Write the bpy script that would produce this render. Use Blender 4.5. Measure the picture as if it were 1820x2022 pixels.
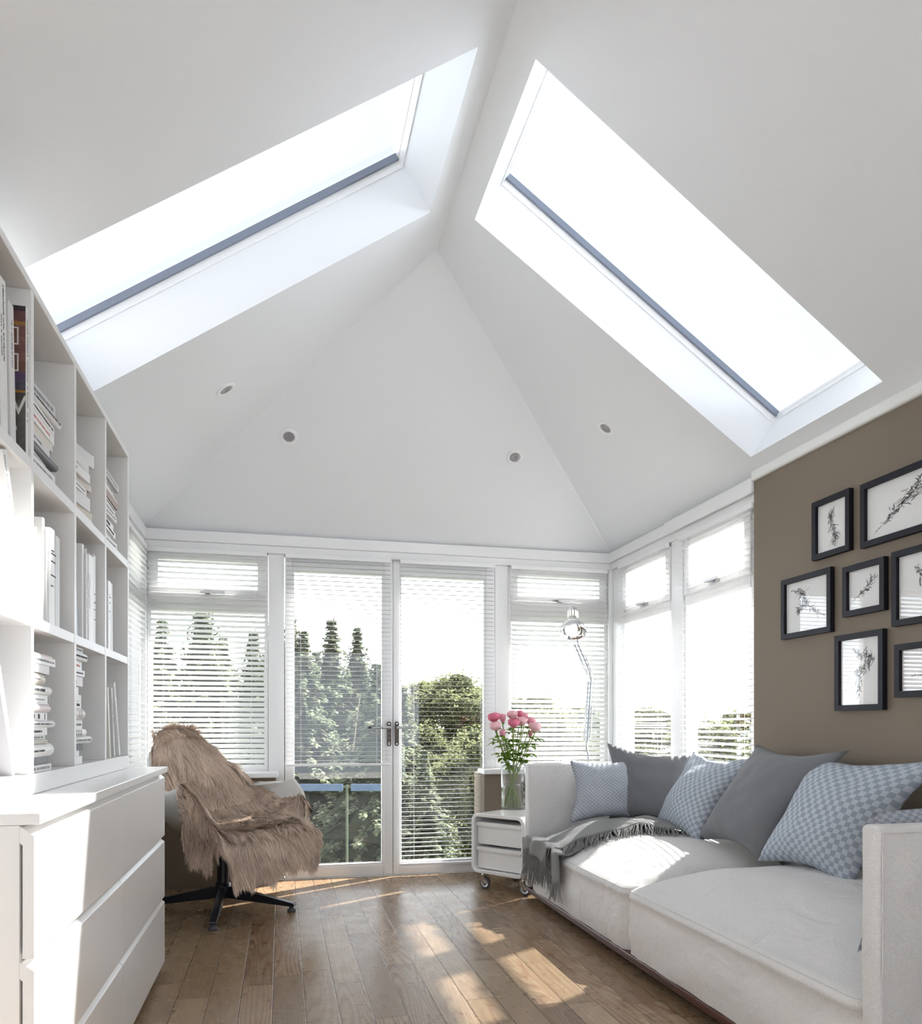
import bpy, bmesh, math, random
import numpy as np
from mathutils import Vector, Matrix, Euler, noise

SC = bpy.context.scene
for o in list(bpy.data.objects):
    bpy.data.objects.remove(o)

# ---------------------------------------------------------------- camera
F_PX, HOR, YAW, EYE = 1492.0, 1431.0, 0.233, 0.95
cd = bpy.data.cameras.new('camera')
cd.sensor_fit = 'HORIZONTAL'
cd.sensor_width = 36.0
cd.lens = 36.0 * F_PX / 1820.0
cd.shift_x = 0.0
cd.shift_y = (HOR - 1011.0) / 1820.0
cd.clip_start = 0.05
cd.clip_end = 200
cam = bpy.data.objects.new('camera', cd)
cam.location = (0, 0, EYE)
cam.rotation_euler = (math.pi / 2, 0, -YAW)
SC.collection.objects.link(cam)
SC.camera = cam

# ---------------------------------------------------------------- world, sun, exposure
SC.view_settings.view_transform = 'Standard'
SC.view_settings.look = 'None'
SC.view_settings.gamma = 1.0
SC.view_settings.use_curve_mapping = False
SC.view_settings.exposure = 1.12
SC.cycles.use_denoising = True
SC.cycles.max_bounces = 12
SC.cycles.diffuse_bounces = 6
SC.cycles.glossy_bounces = 4
SC.cycles.transmission_bounces = 8
SC.cycles.transparent_max_bounces = 24
SC.cycles.sample_clamp_indirect = 6.0
SC.cycles.caustics_reflective = False

SKY = 6.4
w = bpy.data.worlds.new('sky')
SC.world = w
w.use_nodes = True
wn = w.node_tree
wn.nodes.clear()
bg = wn.nodes.new('ShaderNodeBackground')
out = wn.nodes.new('ShaderNodeOutputWorld')
tc = wn.nodes.new('ShaderNodeTexCoord')
sep = wn.nodes.new('ShaderNodeSeparateXYZ')
rmp = wn.nodes.new('ShaderNodeValToRGB')
rmp.color_ramp.elements[0].position = 0.03
rmp.color_ramp.elements[0].color = (0.92, 0.97, 1.03, 1)
rmp.color_ramp.elements[1].position = 0.27
rmp.color_ramp.elements[1].color = (0.098, 0.101, 0.104, 1)
wn.links.new(tc.outputs['Generated'], sep.inputs[0])
wn.links.new(sep.outputs['Z'], rmp.inputs[0])
# the haze near the horizon glows on the sun's side of the sky
hz = wn.nodes.new('ShaderNodeVectorMath')
hz.operation = 'DOT_PRODUCT'
hz.inputs[1].default_value = (0.55, 0.85, 0.0)
wn.links.new(tc.outputs['Generated'], hz.inputs[0])
mrz = wn.nodes.new('ShaderNodeMapRange')
mrz.interpolation_type = 'SMOOTHSTEP'
mrz.inputs['From Min'].default_value = -0.75
mrz.inputs['From Max'].default_value = 0.55
wn.links.new(hz.outputs['Value'], mrz.inputs['Value'])
mz = wn.nodes.new('ShaderNodeMix')
mz.data_type = 'RGBA'
rm2 = wn.nodes.new('ShaderNodeValToRGB')
rm2.color_ramp.elements[0].position = 0.05
rm2.color_ramp.elements[0].color = (0.185, 0.195, 0.210, 1)
rm2.color_ramp.elements[1].position = 0.34
rm2.color_ramp.elements[1].color = (0.085, 0.088, 0.092, 1)
wn.links.new(sep.outputs['Z'], rm2.inputs[0])
wn.links.new(rm2.outputs[0], mz.inputs['A'])
wn.links.new(mrz.outputs[0], mz.inputs['Factor'])
wn.links.new(rmp.outputs[0], mz.inputs['B'])
wn.links.new(mz.outputs['Result'], bg.inputs['Color'])
bg.inputs['Strength'].default_value = SKY
wn.links.new(bg.outputs[0], out.inputs[0])

sd = bpy.data.lights.new('sun', 'SUN')
sd.energy = 12.5
sd.angle = 0.02
sd.color = (1.0, 0.96, 0.90)
so = bpy.data.objects.new('sun', sd)
so.rotation_euler = Vector((1.35, 0.80, 1.58)).to_track_quat('Z', 'Y').to_euler()
so.location = (6, 6, 8)
SC.collection.objects.link(so)

# ---------------------------------------------------------------- helpers
COL = SC.collection
PI = math.pi


class MB:
    """collects polygons, then links them as one mesh object"""
    def __init__(self):
        self.v = []
        self.f = []
        self.uv = []
        self.smooth = []

    def add(self, vs, fs, uvs=None, smooth=False, M=None):
        n = len(self.v)
        for p in vs:
            p = Vector(p)
            self.v.append(tuple(M @ p) if M is not None else tuple(p))
        for i, f in enumerate(fs):
            self.f.append(tuple(n + k for k in f))
            self.uv.append(uvs[i] if uvs else None)
            self.smooth.append(smooth)
        return self

    def box(self, x0, x1, y0, y1, z0, z1, M=None):
        vs = [(x0, y0, z0), (x1, y0, z0), (x1, y1, z0), (x0, y1, z0), (x0, y0, z1), (x1, y0, z1), (x1, y1, z1), (x0, y1, z1)]
        fs = [(0, 3, 2, 1), (4, 5, 6, 7), (0, 1, 5, 4), (1, 2, 6, 5), (2, 3, 7, 6), (3, 0, 4, 7)]
        return self.add(vs, fs, M=M)

    def quad(self, a, b, c, d, uv=None):
        return self.add([a, b, c, d], [(0, 1, 2, 3)], [uv] if uv else None)

    def prism(self, prof, axis, a, b, M=None, smooth=False):
        """prof: 2-D outline in the two other axes (cyclic order), extruded along axis from a to b"""
        n = len(prof)
        def mk(p, t):
            if axis == 'y':
                return (p[0], t, p[1])
            if axis == 'x':
                return (t, p[0], p[1])
            return (p[0], p[1], t)
        vs = [mk(p, a) for p in prof] + [mk(p, b) for p in prof]
        fs = [(i, (i + 1) % n, n + (i + 1) % n, n + i) for i in range(n)]
        self.add(vs, fs, smooth=smooth, M=M)
        self.add(vs, [tuple(range(n))[::-1], tuple(range(n, 2 * n))], M=M)
        return self

    def tube(self, pts, r, n=8, caps=True, M=None):
        pts = [Vector(p) for p in pts]
        rs = r if isinstance(r, (list, tuple)) else [r] * len(pts)
        vs = []
        up = None
        for i, p in enumerate(pts):
            d = (pts[min(i + 1, len(pts) - 1)] - pts[max(i - 1, 0)]).normalized()
            if up is None:
                up = Vector((0, 0, 1)) if abs(d.z) < 0.9 else Vector((1, 0, 0))
            a = d.cross(up).normalized()
            b = a.cross(d).normalized()
            up = b
            for k in range(n):
                t = 2 * PI * k / n
                vs.append(p + (a * math.cos(t) + b * math.sin(t)) * rs[i])
        fs = []
        for i in range(len(pts) - 1):
            for k in range(n):
                fs.append((i * n + k, i * n + (k + 1) % n, (i + 1) * n + (k + 1) % n, (i + 1) * n + k))
        self.add(vs, fs, smooth=True, M=M)
        if caps:
            m = len(pts) - 1
            self.add(vs, [tuple(range(n))[::-1], tuple(m * n + k for k in range(n))], M=M)
        return self

    def lathe(self, prof, n=24, M=None, smooth=True):
        """prof: (radius, z) list, turned about z"""
        vs, fs = [], []
        for (r, z) in prof:
            for k in range(n):
                t = 2 * PI * k / n
                vs.append((r * math.cos(t), r * math.sin(t), z))
        for i in range(len(prof) - 1):
            for k in range(n):
                fs.append((i * n + k, i * n + (k + 1) % n, (i + 1) * n + (k + 1) % n, (i + 1) * n + k))
        return self.add(vs, fs, smooth=smooth, M=M)

    def disc(self, r, z, n=24, M=None, flip=False):
        vs = [(r * math.cos(2 * PI * k / n), r * math.sin(2 * PI * k / n), z) for k in range(n)]
        f = tuple(range(n))
        return self.add(vs, [f[::-1] if flip else f], M=M)

    def grid(self, P, uv=True, M=None, cyc=False):
        """P: rows of points"""
        nr, nc = len(P), len(P[0])
        vs = [p for row in P for p in row]
        fs, uvs = [], []
        for i in range(nr - 1):
            for j in range(nc - (0 if cyc else 1)):
                j2 = (j + 1) % nc
                fs.append((i * nc + j, i * nc + j2, (i + 1) * nc + j2, (i + 1) * nc + j))
                u0, u1, v0, v1 = j / (nc - 1), (j + 1) / (nc - 1), i / (nr - 1), (i + 1) / (nr - 1)
                uvs.append(((u0, v0), (u1, v0), (u1, v1), (u0, v1)))
        return self.add(vs, fs, uvs, smooth=True, M=M)

    def build(self, name, mat, parent=None, bevel=0.0, loc=None, seg=2, merge=False, rot=None, subsurf=0):
        me = bpy.data.meshes.new(name)
        me.from_pydata(self.v, [], self.f)
        me.polygons.foreach_set('use_smooth', self.smooth)
        if any(u is not None for u in self.uv):
            l = me.uv_layers.new(name='uv')
            flat = []
            for f, u in zip(self.f, self.uv):
                if u is None:
                    u = [(0, 0)] * len(f)
                for c in u:
                    flat += [c[0], c[1]]
            l.data.foreach_set('uv', flat)
        if merge:
            bm = bmesh.new()
            bm.from_mesh(me)
            bmesh.ops.remove_doubles(bm, verts=bm.verts, dist=1e-5)
            bmesh.ops.recalc_face_normals(bm, faces=bm.faces)
            bm.to_mesh(me)
            bm.free()
        me.materials.append(mat)
        me.update()
        o = bpy.data.objects.new(name, me)
        COL.objects.link(o)
        if loc is not None:
            o.location = loc
        if rot is not None:
            o.rotation_euler = rot
        if parent is not None:
            o.parent = parent
        if bevel > 0:
            m = o.modifiers.new('bevel', 'BEVEL')
            m.width = bevel
            m.segments = seg
            m.limit_method = 'ANGLE'
            m.angle_limit = 0.6
            m.harden_normals = False
        if subsurf:
            m = o.modifiers.new('sub', 'SUBSURF')
            m.levels = m.render_levels = subsurf
        return o


def tag(o, label=None, cat=None, group=None, kind=None):
    if label:
        o['label'] = label
    if cat:
        o['category'] = cat
    if group:
        o['group'] = group
    if kind:
        o['kind'] = kind
    return o


def thing(name, label, cat, loc=(0, 0, 0), rot=(0, 0, 0), group=None):
    o = bpy.data.objects.new(name, None)
    o.empty_display_size = 0.1
    COL.objects.link(o)
    o.location = loc
    o.rotation_euler = rot
    return tag(o, label, cat, group)


def struct(o, label=None):
    o['kind'] = 'structure'
    if label:
        o['label'] = label
    return o


def copy_tree(o, parent=None):
    c = o.copy()
    COL.objects.link(c)
    if parent is not None:
        c.parent = parent
    for ch in list(o.children):
        copy_tree(ch, c)
    return c


# ---------------------------------------------------------------- materials
def new_mat(name):
    m = bpy.data.materials.new(name)
    m.use_nodes = True
    nt = m.node_tree
    b = nt.nodes['Principled BSDF']
    return m, nt, b


def N(nt, typ, **kw):
    n = nt.nodes.new(typ)
    for k, v in kw.items():
        if k.startswith('i_'):
            n.inputs[k[2:]].default_value = v
        elif isinstance(k, str) and k[0] == 'n' and k[1:].isdigit():
            n.inputs[int(k[1:])].default_value = v
        else:
            setattr(n, k, v)
    return n


def plain(name, col, rough=0.5, metal=0.0, bump=0.0, bscale=200.0, var=0.0, vscale=6.0, spec=0.5, coords='Object'):
    m, nt, b = new_mat(name)
    L = nt.links.new
    b.inputs['Base Color'].default_value = (*col, 1)
    b.inputs['Roughness'].default_value = rough
    b.inputs['Metallic'].default_value = metal
    b.inputs['Specular IOR Level'].default_value = spec
    tcn = N(nt, 'ShaderNodeTexCoord')
    if var > 0:
        nz = N(nt, 'ShaderNodeTexNoise', i_Scale=vscale, i_Detail=4.0)
        L(tcn.outputs[coords], nz.inputs['Vector'])
        mr = N(nt, 'ShaderNodeMapRange')
        mr.inputs['To Min'].default_value = 1 - var
        mr.inputs['To Max'].default_value = 1 + var
        L(nz.outputs['Fac'], mr.inputs['Value'])
        hs = N(nt, 'ShaderNodeHueSaturation')
        hs.inputs['Color'].default_value = (*col, 1)
        L(mr.outputs[0], hs.inputs['Value'])
        L(hs.outputs[0], b.inputs['Base Color'])
    if bump > 0:
        nb = N(nt, 'ShaderNodeTexNoise', i_Scale=bscale, i_Detail=3.0)
        L(tcn.outputs[coords], nb.inputs['Vector'])
        bp = N(nt, 'ShaderNodeBump', i_Strength=bump, i_Distance=0.002)
        L(nb.outputs['Fac'], bp.inputs['Height'])
        L(bp.outputs[0], b.inputs['Normal'])
    return m


def srgb(r, g, b):
    f = lambda c: (c / 255 / 12.92) if c / 255 <= 0.04045 else ((c / 255 + 0.055) / 1.055) ** 2.4
    return (f(r), f(g), f(b))


def make_floor_mat():
    m, nt, b = new_mat('oiled_pine_planks')
    L = nt.links.new
    def MT(op, a, c=None, d=None):
        n = N(nt, 'ShaderNodeMath', operation=op)
        for i, x in enumerate((a, c, d)):
            if x is None:
                continue
            if isinstance(x, (int, float)):
                n.inputs[i].default_value = x
            else:
                L(x, n.inputs[i])
        return n.outputs[0]
    tcn = N(nt, 'ShaderNodeTexCoord')
    sp = N(nt, 'ShaderNodeSeparateXYZ')
    L(tcn.outputs['Object'], sp.inputs[0])
    W, LEN = 0.108, 1.0
    u = MT('DIVIDE', MT('ADD', sp.outputs['X'], 0.03), W)
    ci = MT('FLOOR', u)
    wn1 = N(nt, 'ShaderNodeTexWhiteNoise', noise_dimensions='1D')
    L(ci, wn1.inputs['W'])
    v = MT('DIVIDE', MT('ADD', sp.outputs['Y'], MT('MULTIPLY', wn1.outputs['Value'], 7.0)), LEN)
    ri = MT('FLOOR', v)
    cmb = N(nt, 'ShaderNodeCombineXYZ')
    L(ci, cmb.inputs[0])
    L(ri, cmb.inputs[1])
    wn2 = N(nt, 'ShaderNodeTexWhiteNoise', noise_dimensions='2D')
    L(cmb.outputs[0], wn2.inputs['Vector'])
    rnd = wn2.outputs['Value']
    # seams
    fu = MT('FRACT', u)
    fv = MT('FRACT', v)
    du = MT('MULTIPLY', MT('MINIMUM', fu, MT('SUBTRACT', 1.0, fu)), W)
    dv = MT('MULTIPLY', MT('MINIMUM', fv, MT('SUBTRACT', 1.0, fv)), LEN)
    dd = MT('MINIMUM', du, dv)
    seam = N(nt, 'ShaderNodeMapRange', interpolation_type='SMOOTHSTEP')
    seam.inputs['From Min'].default_value = 0.0006
    seam.inputs['From Max'].default_value = 0.0022
    L(dd, seam.inputs['Value'])
    # plank space
    pv = N(nt, 'ShaderNodeCombineXYZ')
    L(MT('ADD', sp.outputs['X'], MT('MULTIPLY', rnd, 13.0)), pv.inputs[0])
    L(MT('ADD', sp.outputs['Y'], MT('MULTIPLY', rnd, 37.0)), pv.inputs[1])
    L(MT('MULTIPLY', rnd, 5.0), pv.inputs[2])
    mp = N(nt, 'ShaderNodeMapping')
    mp.inputs['Scale'].default_value = (13, 1.1, 1)
    L(pv.outputs[0], mp.inputs['Vector'])
    # cathedral figure: contour bands of stretched noise
    big = N(nt, 'ShaderNodeTexNoise', i_Scale=1.0, i_Detail=0.4, i_Roughness=0.3)
    L(mp.outputs[0], big.inputs['Vector'])
    bands = MT('FRACT', MT('MULTIPLY', big.outputs['Fac'], 13.0))
    tri = MT('ABSOLUTE', MT('SUBTRACT', MT('MULTIPLY', bands, 2.0), 1.0))
    mp2 = N(nt, 'ShaderNodeMapping')
    mp2.inputs['Scale'].default_value = (420, 14, 1)
    L(pv.outputs[0], mp2.inputs['Vector'])
    fine = N(nt, 'ShaderNodeTexNoise', i_Scale=1.0, i_Detail=2.0)
    L(mp2.outputs[0], fine.inputs['Vector'])
    # knots
    mp3 = N(nt, 'ShaderNodeMapping')
    mp3.inputs['Scale'].default_value = (13, 7.5, 1)
    L(pv.outputs[0], mp3.inputs['Vector'])
    vor = N(nt, 'ShaderNodeTexVoronoi', i_Scale=1.0, i_Randomness=1.0)
    L(mp3.outputs[0], vor.inputs['Vector'])
    kn = N(nt, 'ShaderNodeMapRange', interpolation_type='SMOOTHSTEP')
    kn.inputs['From Min'].default_value = 0.03
    kn.inputs['From Max'].default_value = 0.15
    kn.inputs['To Min'].default_value = 1.0
    kn.inputs['To Max'].default_value = 0.0
    L(vor.outputs['Distance'], kn.inputs['Value'])
    # colours
    ramp = N(nt, 'ShaderNodeValToRGB')
    e = ramp.color_ramp.elements
    e[0].position = 0.0
    e[0].color = (*srgb(138, 116, 92), 1)
    e[1].position = 1.0
    e[1].color = (*srgb(176, 154, 126), 1)
    x = e.new(0.35)
    x.color = (*srgb(150, 128, 102), 1)
    x = e.new(0.7)
    x.color = (*srgb(162, 140, 114), 1)
    L(rnd, ramp.inputs[0])
    mixA = N(nt, 'ShaderNodeMix', data_type='RGBA')
    mixA.blend_type = 'MULTIPLY'
    L(ramp.outputs[0], mixA.inputs['A'])
    mixA.inputs['B'].default_value = (*srgb(178, 128, 108), 1)
    wn3 = N(nt, 'ShaderNodeTexWhiteNoise', noise_dimensions='1D')
    L(MT('MULTIPLY', rnd, 77.0), wn3.inputs['W'])
    strength = MT('MULTIPLY', MT('POWER', wn3.outputs['Value'], 1.6), 0.75)
    L(MT('MULTIPLY', MT('POWER', MT('SUBTRACT', 1.0, tri), 1.5), MT('ADD', strength, 0.18)), mixA.inputs['Factor'])
    mixB = N(nt, 'ShaderNodeMix', data_type='RGBA')
    mixB.blend_type = 'MULTIPLY'
    L(mixA.outputs['Result'], mixB.inputs['A'])
    mixB.inputs['B'].default_value = (0.62, 0.56, 0.5, 1)
    fr = N(nt, 'ShaderNodeMapRange')
    fr.inputs['From Min'].default_value = 0.45
    fr.inputs['From Max'].default_value = 0.75
    fr.inputs['To Max'].default_value = 0.5
    L(fine.outputs['Fac'], fr.inputs['Value'])
    L(fr.outputs[0], mixB.inputs['Factor'])
    mixC = N(nt, 'ShaderNodeMix', data_type='RGBA')
    L(mixB.outputs['Result'], mixC.inputs['A'])
    mixC.inputs['B'].default_value = (*srgb(96, 62, 42), 1)
    L(MT('MULTIPLY', kn.outputs[0], 0.75), mixC.inputs['Factor'])
    mixD = N(nt, 'ShaderNodeMix', data_type='RGBA')
    mixD.inputs['A'].default_value = (*srgb(70, 48, 32), 1)
    L(mixC.outputs['Result'], mixD.inputs['B'])
    L(seam.outputs[0], mixD.inputs['Factor'])
    L(mixD.outputs['Result'], b.inputs['Base Color'])
    # gloss
    rn = N(nt, 'ShaderNodeTexNoise', i_Scale=9.0, i_Detail=3.0)
    L(tcn.outputs['Object'], rn.inputs['Vector'])
    rr = N(nt, 'ShaderNodeMapRange')
    rr.inputs['To Min'].default_value = 0.20
    rr.inputs['To Max'].default_value = 0.36
    L(rn.outputs['Fac'], rr.inputs['Value'])
    L(rr.outputs[0], b.inputs['Roughness'])
    b.inputs['Specular IOR Level'].default_value = 0.42
    h = MT('ADD', MT('MULTIPLY', seam.outputs[0], 1.0), MT('MULTIPLY', fine.outputs['Fac'], 0.12))
    # each board sits at its own slight tilt
    h2 = MT('ADD', h, MT('MULTIPLY', MT('MULTIPLY', fu, MT('SUBTRACT', rnd, 0.5)), 1.1))
    bp = N(nt, 'ShaderNodeBump', i_Strength=0.6, i_Distance=0.0012)
    L(h2, bp.inputs['Height'])
    L(bp.outputs[0], b.inputs['Normal'])
    return m


def make_glass_pane(name='window_glass', tint=(0.98, 0.99, 1.0), refl=1.0):
    m = bpy.data.materials.new(name)
    m.use_nodes = True
    nt = m.node_tree
    nt.nodes.clear()
    L = nt.links.new
    o = N(nt, 'ShaderNodeOutputMaterial')
    mx = N(nt, 'ShaderNodeMixShader')
    tr = N(nt, 'ShaderNodeBsdfTransparent')
    tr.inputs['Color'].default_value = (*tint, 1)
    gl = N(nt, 'ShaderNodeBsdfAnisotropic')
    gl.inputs['Roughness'].default_value = 0.0
    lw = N(nt, 'ShaderNodeLayerWeight', i_Blend=0.5)
    pw = N(nt, 'ShaderNodeMath', operation='POWER')
    pw.inputs[1].default_value = 4.0
    L(lw.outputs['Facing'], pw.inputs[0])
    ma = N(nt, 'ShaderNodeMath', operation='MULTIPLY_ADD')
    ma.inputs[1].default_value = 0.7 * refl
    ma.inputs[2].default_value = 0.06 * refl
    L(pw.outputs[0], ma.inputs[0])
    L(ma.outputs[0], mx.inputs[0])
    L(tr.outputs[0], mx.inputs[1])
    L(gl.outputs[0], mx.inputs[2])
    L(mx.outputs[0], o.inputs['Surface'])
    return m


def make_translucent(name, col, fac=0.35, rough=0.5):
    m = bpy.data.materials.new(name)
    m.use_nodes = True
    nt = m.node_tree
    b = nt.nodes['Principled BSDF']
    b.inputs['Base Color'].default_value = (*col, 1)
    b.inputs['Roughness'].default_value = rough
    o = nt.nodes['Material Output']
    t = N(nt, 'ShaderNodeBsdfTranslucent')
    t.inputs['Color'].default_value = (*col, 1)
    mx = N(nt, 'ShaderNodeMixShader')
    mx.inputs[0].default_value = fac
    nt.links.new(b.outputs[0], mx.inputs[1])
    nt.links.new(t.outputs[0], mx.inputs[2])
    nt.links.new(mx.outputs[0], o.inputs['Surface'])
    return m


def make_weave(name, col, scale=900.0, strength=0.35, wrinkle=0.5, var=0.05, rough=0.9):
    """woven cloth: fine rib weave plus slack folds in the relief"""
    m, nt, b = new_mat(name)
    L = nt.links.new
    b.inputs['Roughness'].default_value = rough
    b.inputs['Specular IOR Level'].default_value = 0.2
    b.inputs['Sheen Weight'].default_value = 0.15
    tcn = N(nt, 'ShaderNodeTexCoord')
    nz = N(nt, 'ShaderNodeTexNoise', i_Scale=scale * 0.35, i_Detail=2.0)
    L(tcn.outputs['Object'], nz.inputs['Vector'])
    mr = N(nt, 'ShaderNodeMapRange')
    mr.inputs['From Min'].default_value = 0.3
    mr.inputs['From Max'].default_value = 0.7
    mr.inputs['To Min'].default_value = 1 - var
    mr.inputs['To Max'].default_value = 1 + var
    L(nz.outputs['Fac'], mr.inputs['Value'])
    hs = N(nt, 'ShaderNodeHueSaturation')
    hs.inputs['Color'].default_value = (*col, 1)
    L(mr.outputs[0], hs.inputs['Value'])
    L(hs.outputs[0], b.inputs['Base Color'])
    wv = N(nt, 'ShaderNodeTexWave', i_Scale=scale / 6.0, i_Distortion=1.0, i_Detail=1.0)
    wv.bands_direction = 'DIAGONAL'
    L(tcn.outputs['Object'], wv.inputs['Vector'])
    ad = N(nt, 'ShaderNodeMath', operation='ADD')
    L(wv.outputs['Fac'], ad.inputs[0])
    L(nz.outputs['Fac'], ad.inputs[1])
    bp = N(nt, 'ShaderNodeBump', i_Strength=strength, i_Distance=0.0012)
    L(ad.outputs[0], bp.inputs['Height'])
    fo = N(nt, 'ShaderNodeTexNoise', i_Scale=5.0, i_Detail=3.0, i_Distortion=1.2)
    L(tcn.outputs['Object'], fo.inputs['Vector'])
    bp2 = N(nt, 'ShaderNodeBump', i_Strength=wrinkle, i_Distance=0.02)
    L(fo.outputs['Fac'], bp2.inputs['Height'])
    L(bp.outputs[0], bp2.inputs['Normal'])
    L(bp2.outputs[0], b.inputs['Normal'])
    return m


def make_check(name, ca, cb, scale):
    m, nt, b = new_mat(name)
    L = nt.links.new
    b.inputs['Roughness'].default_value = 0.85
    b.inputs['Specular IOR Level'].default_value = 0.2
    tcn = N(nt, 'ShaderNodeTexCoord')
    ck = N(nt, 'ShaderNodeTexChecker', i_Scale=scale)
    ck.inputs['Color1'].default_value = (*ca, 1)
    ck.inputs['Color2'].default_value = (*cb, 1)
    nzz = N(nt, 'ShaderNodeTexNoise', i_Scale=60.0, i_Detail=1.0)
    L(tcn.outputs['UV'], nzz.inputs['Vector'])
    mixv = N(nt, 'ShaderNodeMix', data_type='VECTOR')
    mixv.inputs['Factor'].default_value = 0.006
    L(tcn.outputs['UV'], mixv.inputs['A'])
    L(nzz.outputs['Color'], mixv.inputs['B'])
    L(mixv.outputs['Result'], ck.inputs['Vector'])
    L(ck.outputs['Color'], b.inputs['Base Color'])
    nb = N(nt, 'ShaderNodeTexNoise', i_Scale=500.0, i_Detail=2.0)
    L(tcn.outputs['Object'], nb.inputs['Vector'])
    bp = N(nt, 'ShaderNodeBump', i_Strength=0.3, i_Distance=0.001)
    L(nb.outputs['Fac'], bp.inputs['Height'])
    fo = N(nt, 'ShaderNodeTexNoise', i_Scale=8.0, i_Detail=3.0, i_Distortion=1.0)
    L(tcn.outputs['Object'], fo.inputs['Vector'])
    bp2 = N(nt, 'ShaderNodeBump', i_Strength=0.4, i_Distance=0.02)
    L(fo.outputs['Fac'], bp2.inputs['Height'])
    L(bp.outputs[0], bp2.inputs['Normal'])
    L(bp2.outputs[0], b.inputs['Normal'])
    return m


def make_attr(name, ca, cb, rough=0.7, attr='rnd', trans=0.0, spec=0.3):
    """colour runs from ca to cb with the per-face value stored on the mesh"""
    m, nt, b = new_mat(name)
    L = nt.links.new
    at = N(nt, 'ShaderNodeAttribute', attribute_name=attr)
    mx = N(nt, 'ShaderNodeMix', data_type='RGBA')
    mx.inputs['A'].default_value = (*ca, 1)
    mx.inputs['B'].default_value = (*cb, 1)
    L(at.outputs['Fac'], mx.inputs['Factor'])
    L(mx.outputs['Result'], b.inputs['Base Color'])
    b.inputs['Roughness'].default_value = rough
    b.inputs['Specular IOR Level'].default_value = spec
    if trans > 0:
        o = nt.nodes['Material Output']
        t = N(nt, 'ShaderNodeBsdfTranslucent')
        L(mx.outputs['Result'], t.inputs['Color'])
        ms = N(nt, 'ShaderNodeMixShader')
        ms.inputs[0].default_value = trans
        L(b.outputs[0], ms.inputs[1])
        L(t.outputs[0], ms.inputs[2])
        L(ms.outputs[0], o.inputs['Surface'])
    return m


def make_emit(name, col, strength):
    m, nt, b = new_mat(name)
    b.inputs['Base Color'].default_value = (*col, 1)
    b.inputs['Emission Color'].default_value = (*col, 1)
    b.inputs['Emission Strength'].default_value = strength
    return m


MT_FLOOR = make_floor_mat()
MT_CEIL = plain('ceiling_paint', (0.80, 0.812, 0.84), 0.9, bump=0.05, bscale=300)
MT_WHITE_WALL = plain('white_wall_paint', (0.80, 0.80, 0.79), 0.9, bump=0.05, bscale=300)
MT_TAUPE = plain('taupe_wall_paint', srgb(124, 112, 98), 0.85, bump=0.06, bscale=400)
MT_UPVC = plain('white_upvc', (0.83, 0.83, 0.84), 0.28)
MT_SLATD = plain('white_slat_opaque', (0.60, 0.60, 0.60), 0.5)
MT_SLAT = make_translucent('white_slat', (0.90, 0.90, 0.89), 0.50)
MT_CORD = plain('grey_cord', (0.35, 0.35, 0.36), 0.8)
MT_GASKET = plain('grey_gasket', srgb(126, 134, 150), 0.5)
MT_GLASS = make_glass_pane()
MT_SKYGLASS = make_glass_pane('solar_control_glass', (0.905, 0.925, 0.94), 1.0)
MT_LACQ = plain('white_lacquer', (0.83, 0.825, 0.82), 0.22)
MT_LAM = plain('white_laminate', (0.80, 0.79, 0.78), 0.45)
MT_SHELFIN = MT_LAM
MT_CHROME = plain('chrome', (0.82, 0.83, 0.85), 0.06, metal=1.0)
MT_STEEL = plain('brushed_steel', (0.55, 0.55, 0.56), 0.3, metal=1.0)
MT_HANDLE = plain('dark_bronze_plate', srgb(92, 84, 78), 0.4, metal=0.5)
MT_BLACK = plain('black_metal', srgb(30, 34, 44), 0.28)
MT_FRAME = plain('charcoal_frame', srgb(17, 17, 27), 0.6, spec=0.3)
MT_PAPER = plain('drawing_paper', (0.80, 0.79, 0.78), 0.9, bump=0.05)
MT_INK = plain('grey_ink', srgb(105, 104, 106), 0.9)
MT_SOFA = make_weave('white_linen', (0.71, 0.695, 0.69), 900, 0.35, 0.9, 0.10)
MT_ARMS = plain('satin_chrome', (0.26, 0.28, 0.31), 0.2, metal=1.0)
MT_PLINTH = plain('mahogany', srgb(78, 42, 32), 0.35, var=0.15, vscale=8)
MT_GREYC = make_weave('grey_cotton', srgb(114, 115, 119), 1500, 0.2, 0.45, 0.05)
MT_CHECK = make_check('blue_check', srgb(146, 155, 168), srgb(180, 186, 194), 26)
MT_CHECKS = make_check('blue_check_small', srgb(150, 156, 168), srgb(180, 184, 191), 38)
MT_THROW = make_weave('grey_wool', srgb(140, 140, 140), 1300, 0.6, 0.4, 0.12)
MT_SHELL = plain('grey_shell_plastic', (0.60, 0.59, 0.57), 0.4)
MT_FUR = make_attr('brown_fleece', srgb(164, 141, 124), srgb(252, 232, 214), 0.6, trans=0.1)
MT_BULB = make_emit('warm_bulb', (1.0, 0.86, 0.62), 5.0)
MT_LEDLENS = plain('lamp_lens', (0.30, 0.29, 0.31), 0.3)
MT_RUBBER = plain('dark_rubber', (0.08, 0.08, 0.09), 0.6)
# ================================================================ the room shell
D, XL, XR = 4.745, -0.80, 2.172          # inner faces of the glazed walls
XM, YA, ZR, ZE = 0.6866, 3.369, 3.115, 2.107   # ridge, hip apex, ridge height, eaves height
SLP = 0.679
YR = -1.7                                # rear wall
XB = 2.14                                # taupe wall
XW = -0.92                               # solid white wall behind the bookcase


def zs(u):
    return ZR - SLP * u


# floor
mb = MB()
mb.box(-1.05, 2.35, YR - 0.1, D + 0.12, -0.12, 0.0)
struct(mb.build('floor', MT_FLOOR), 'brown knotty pine plank floor with glossy varnish')

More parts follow.
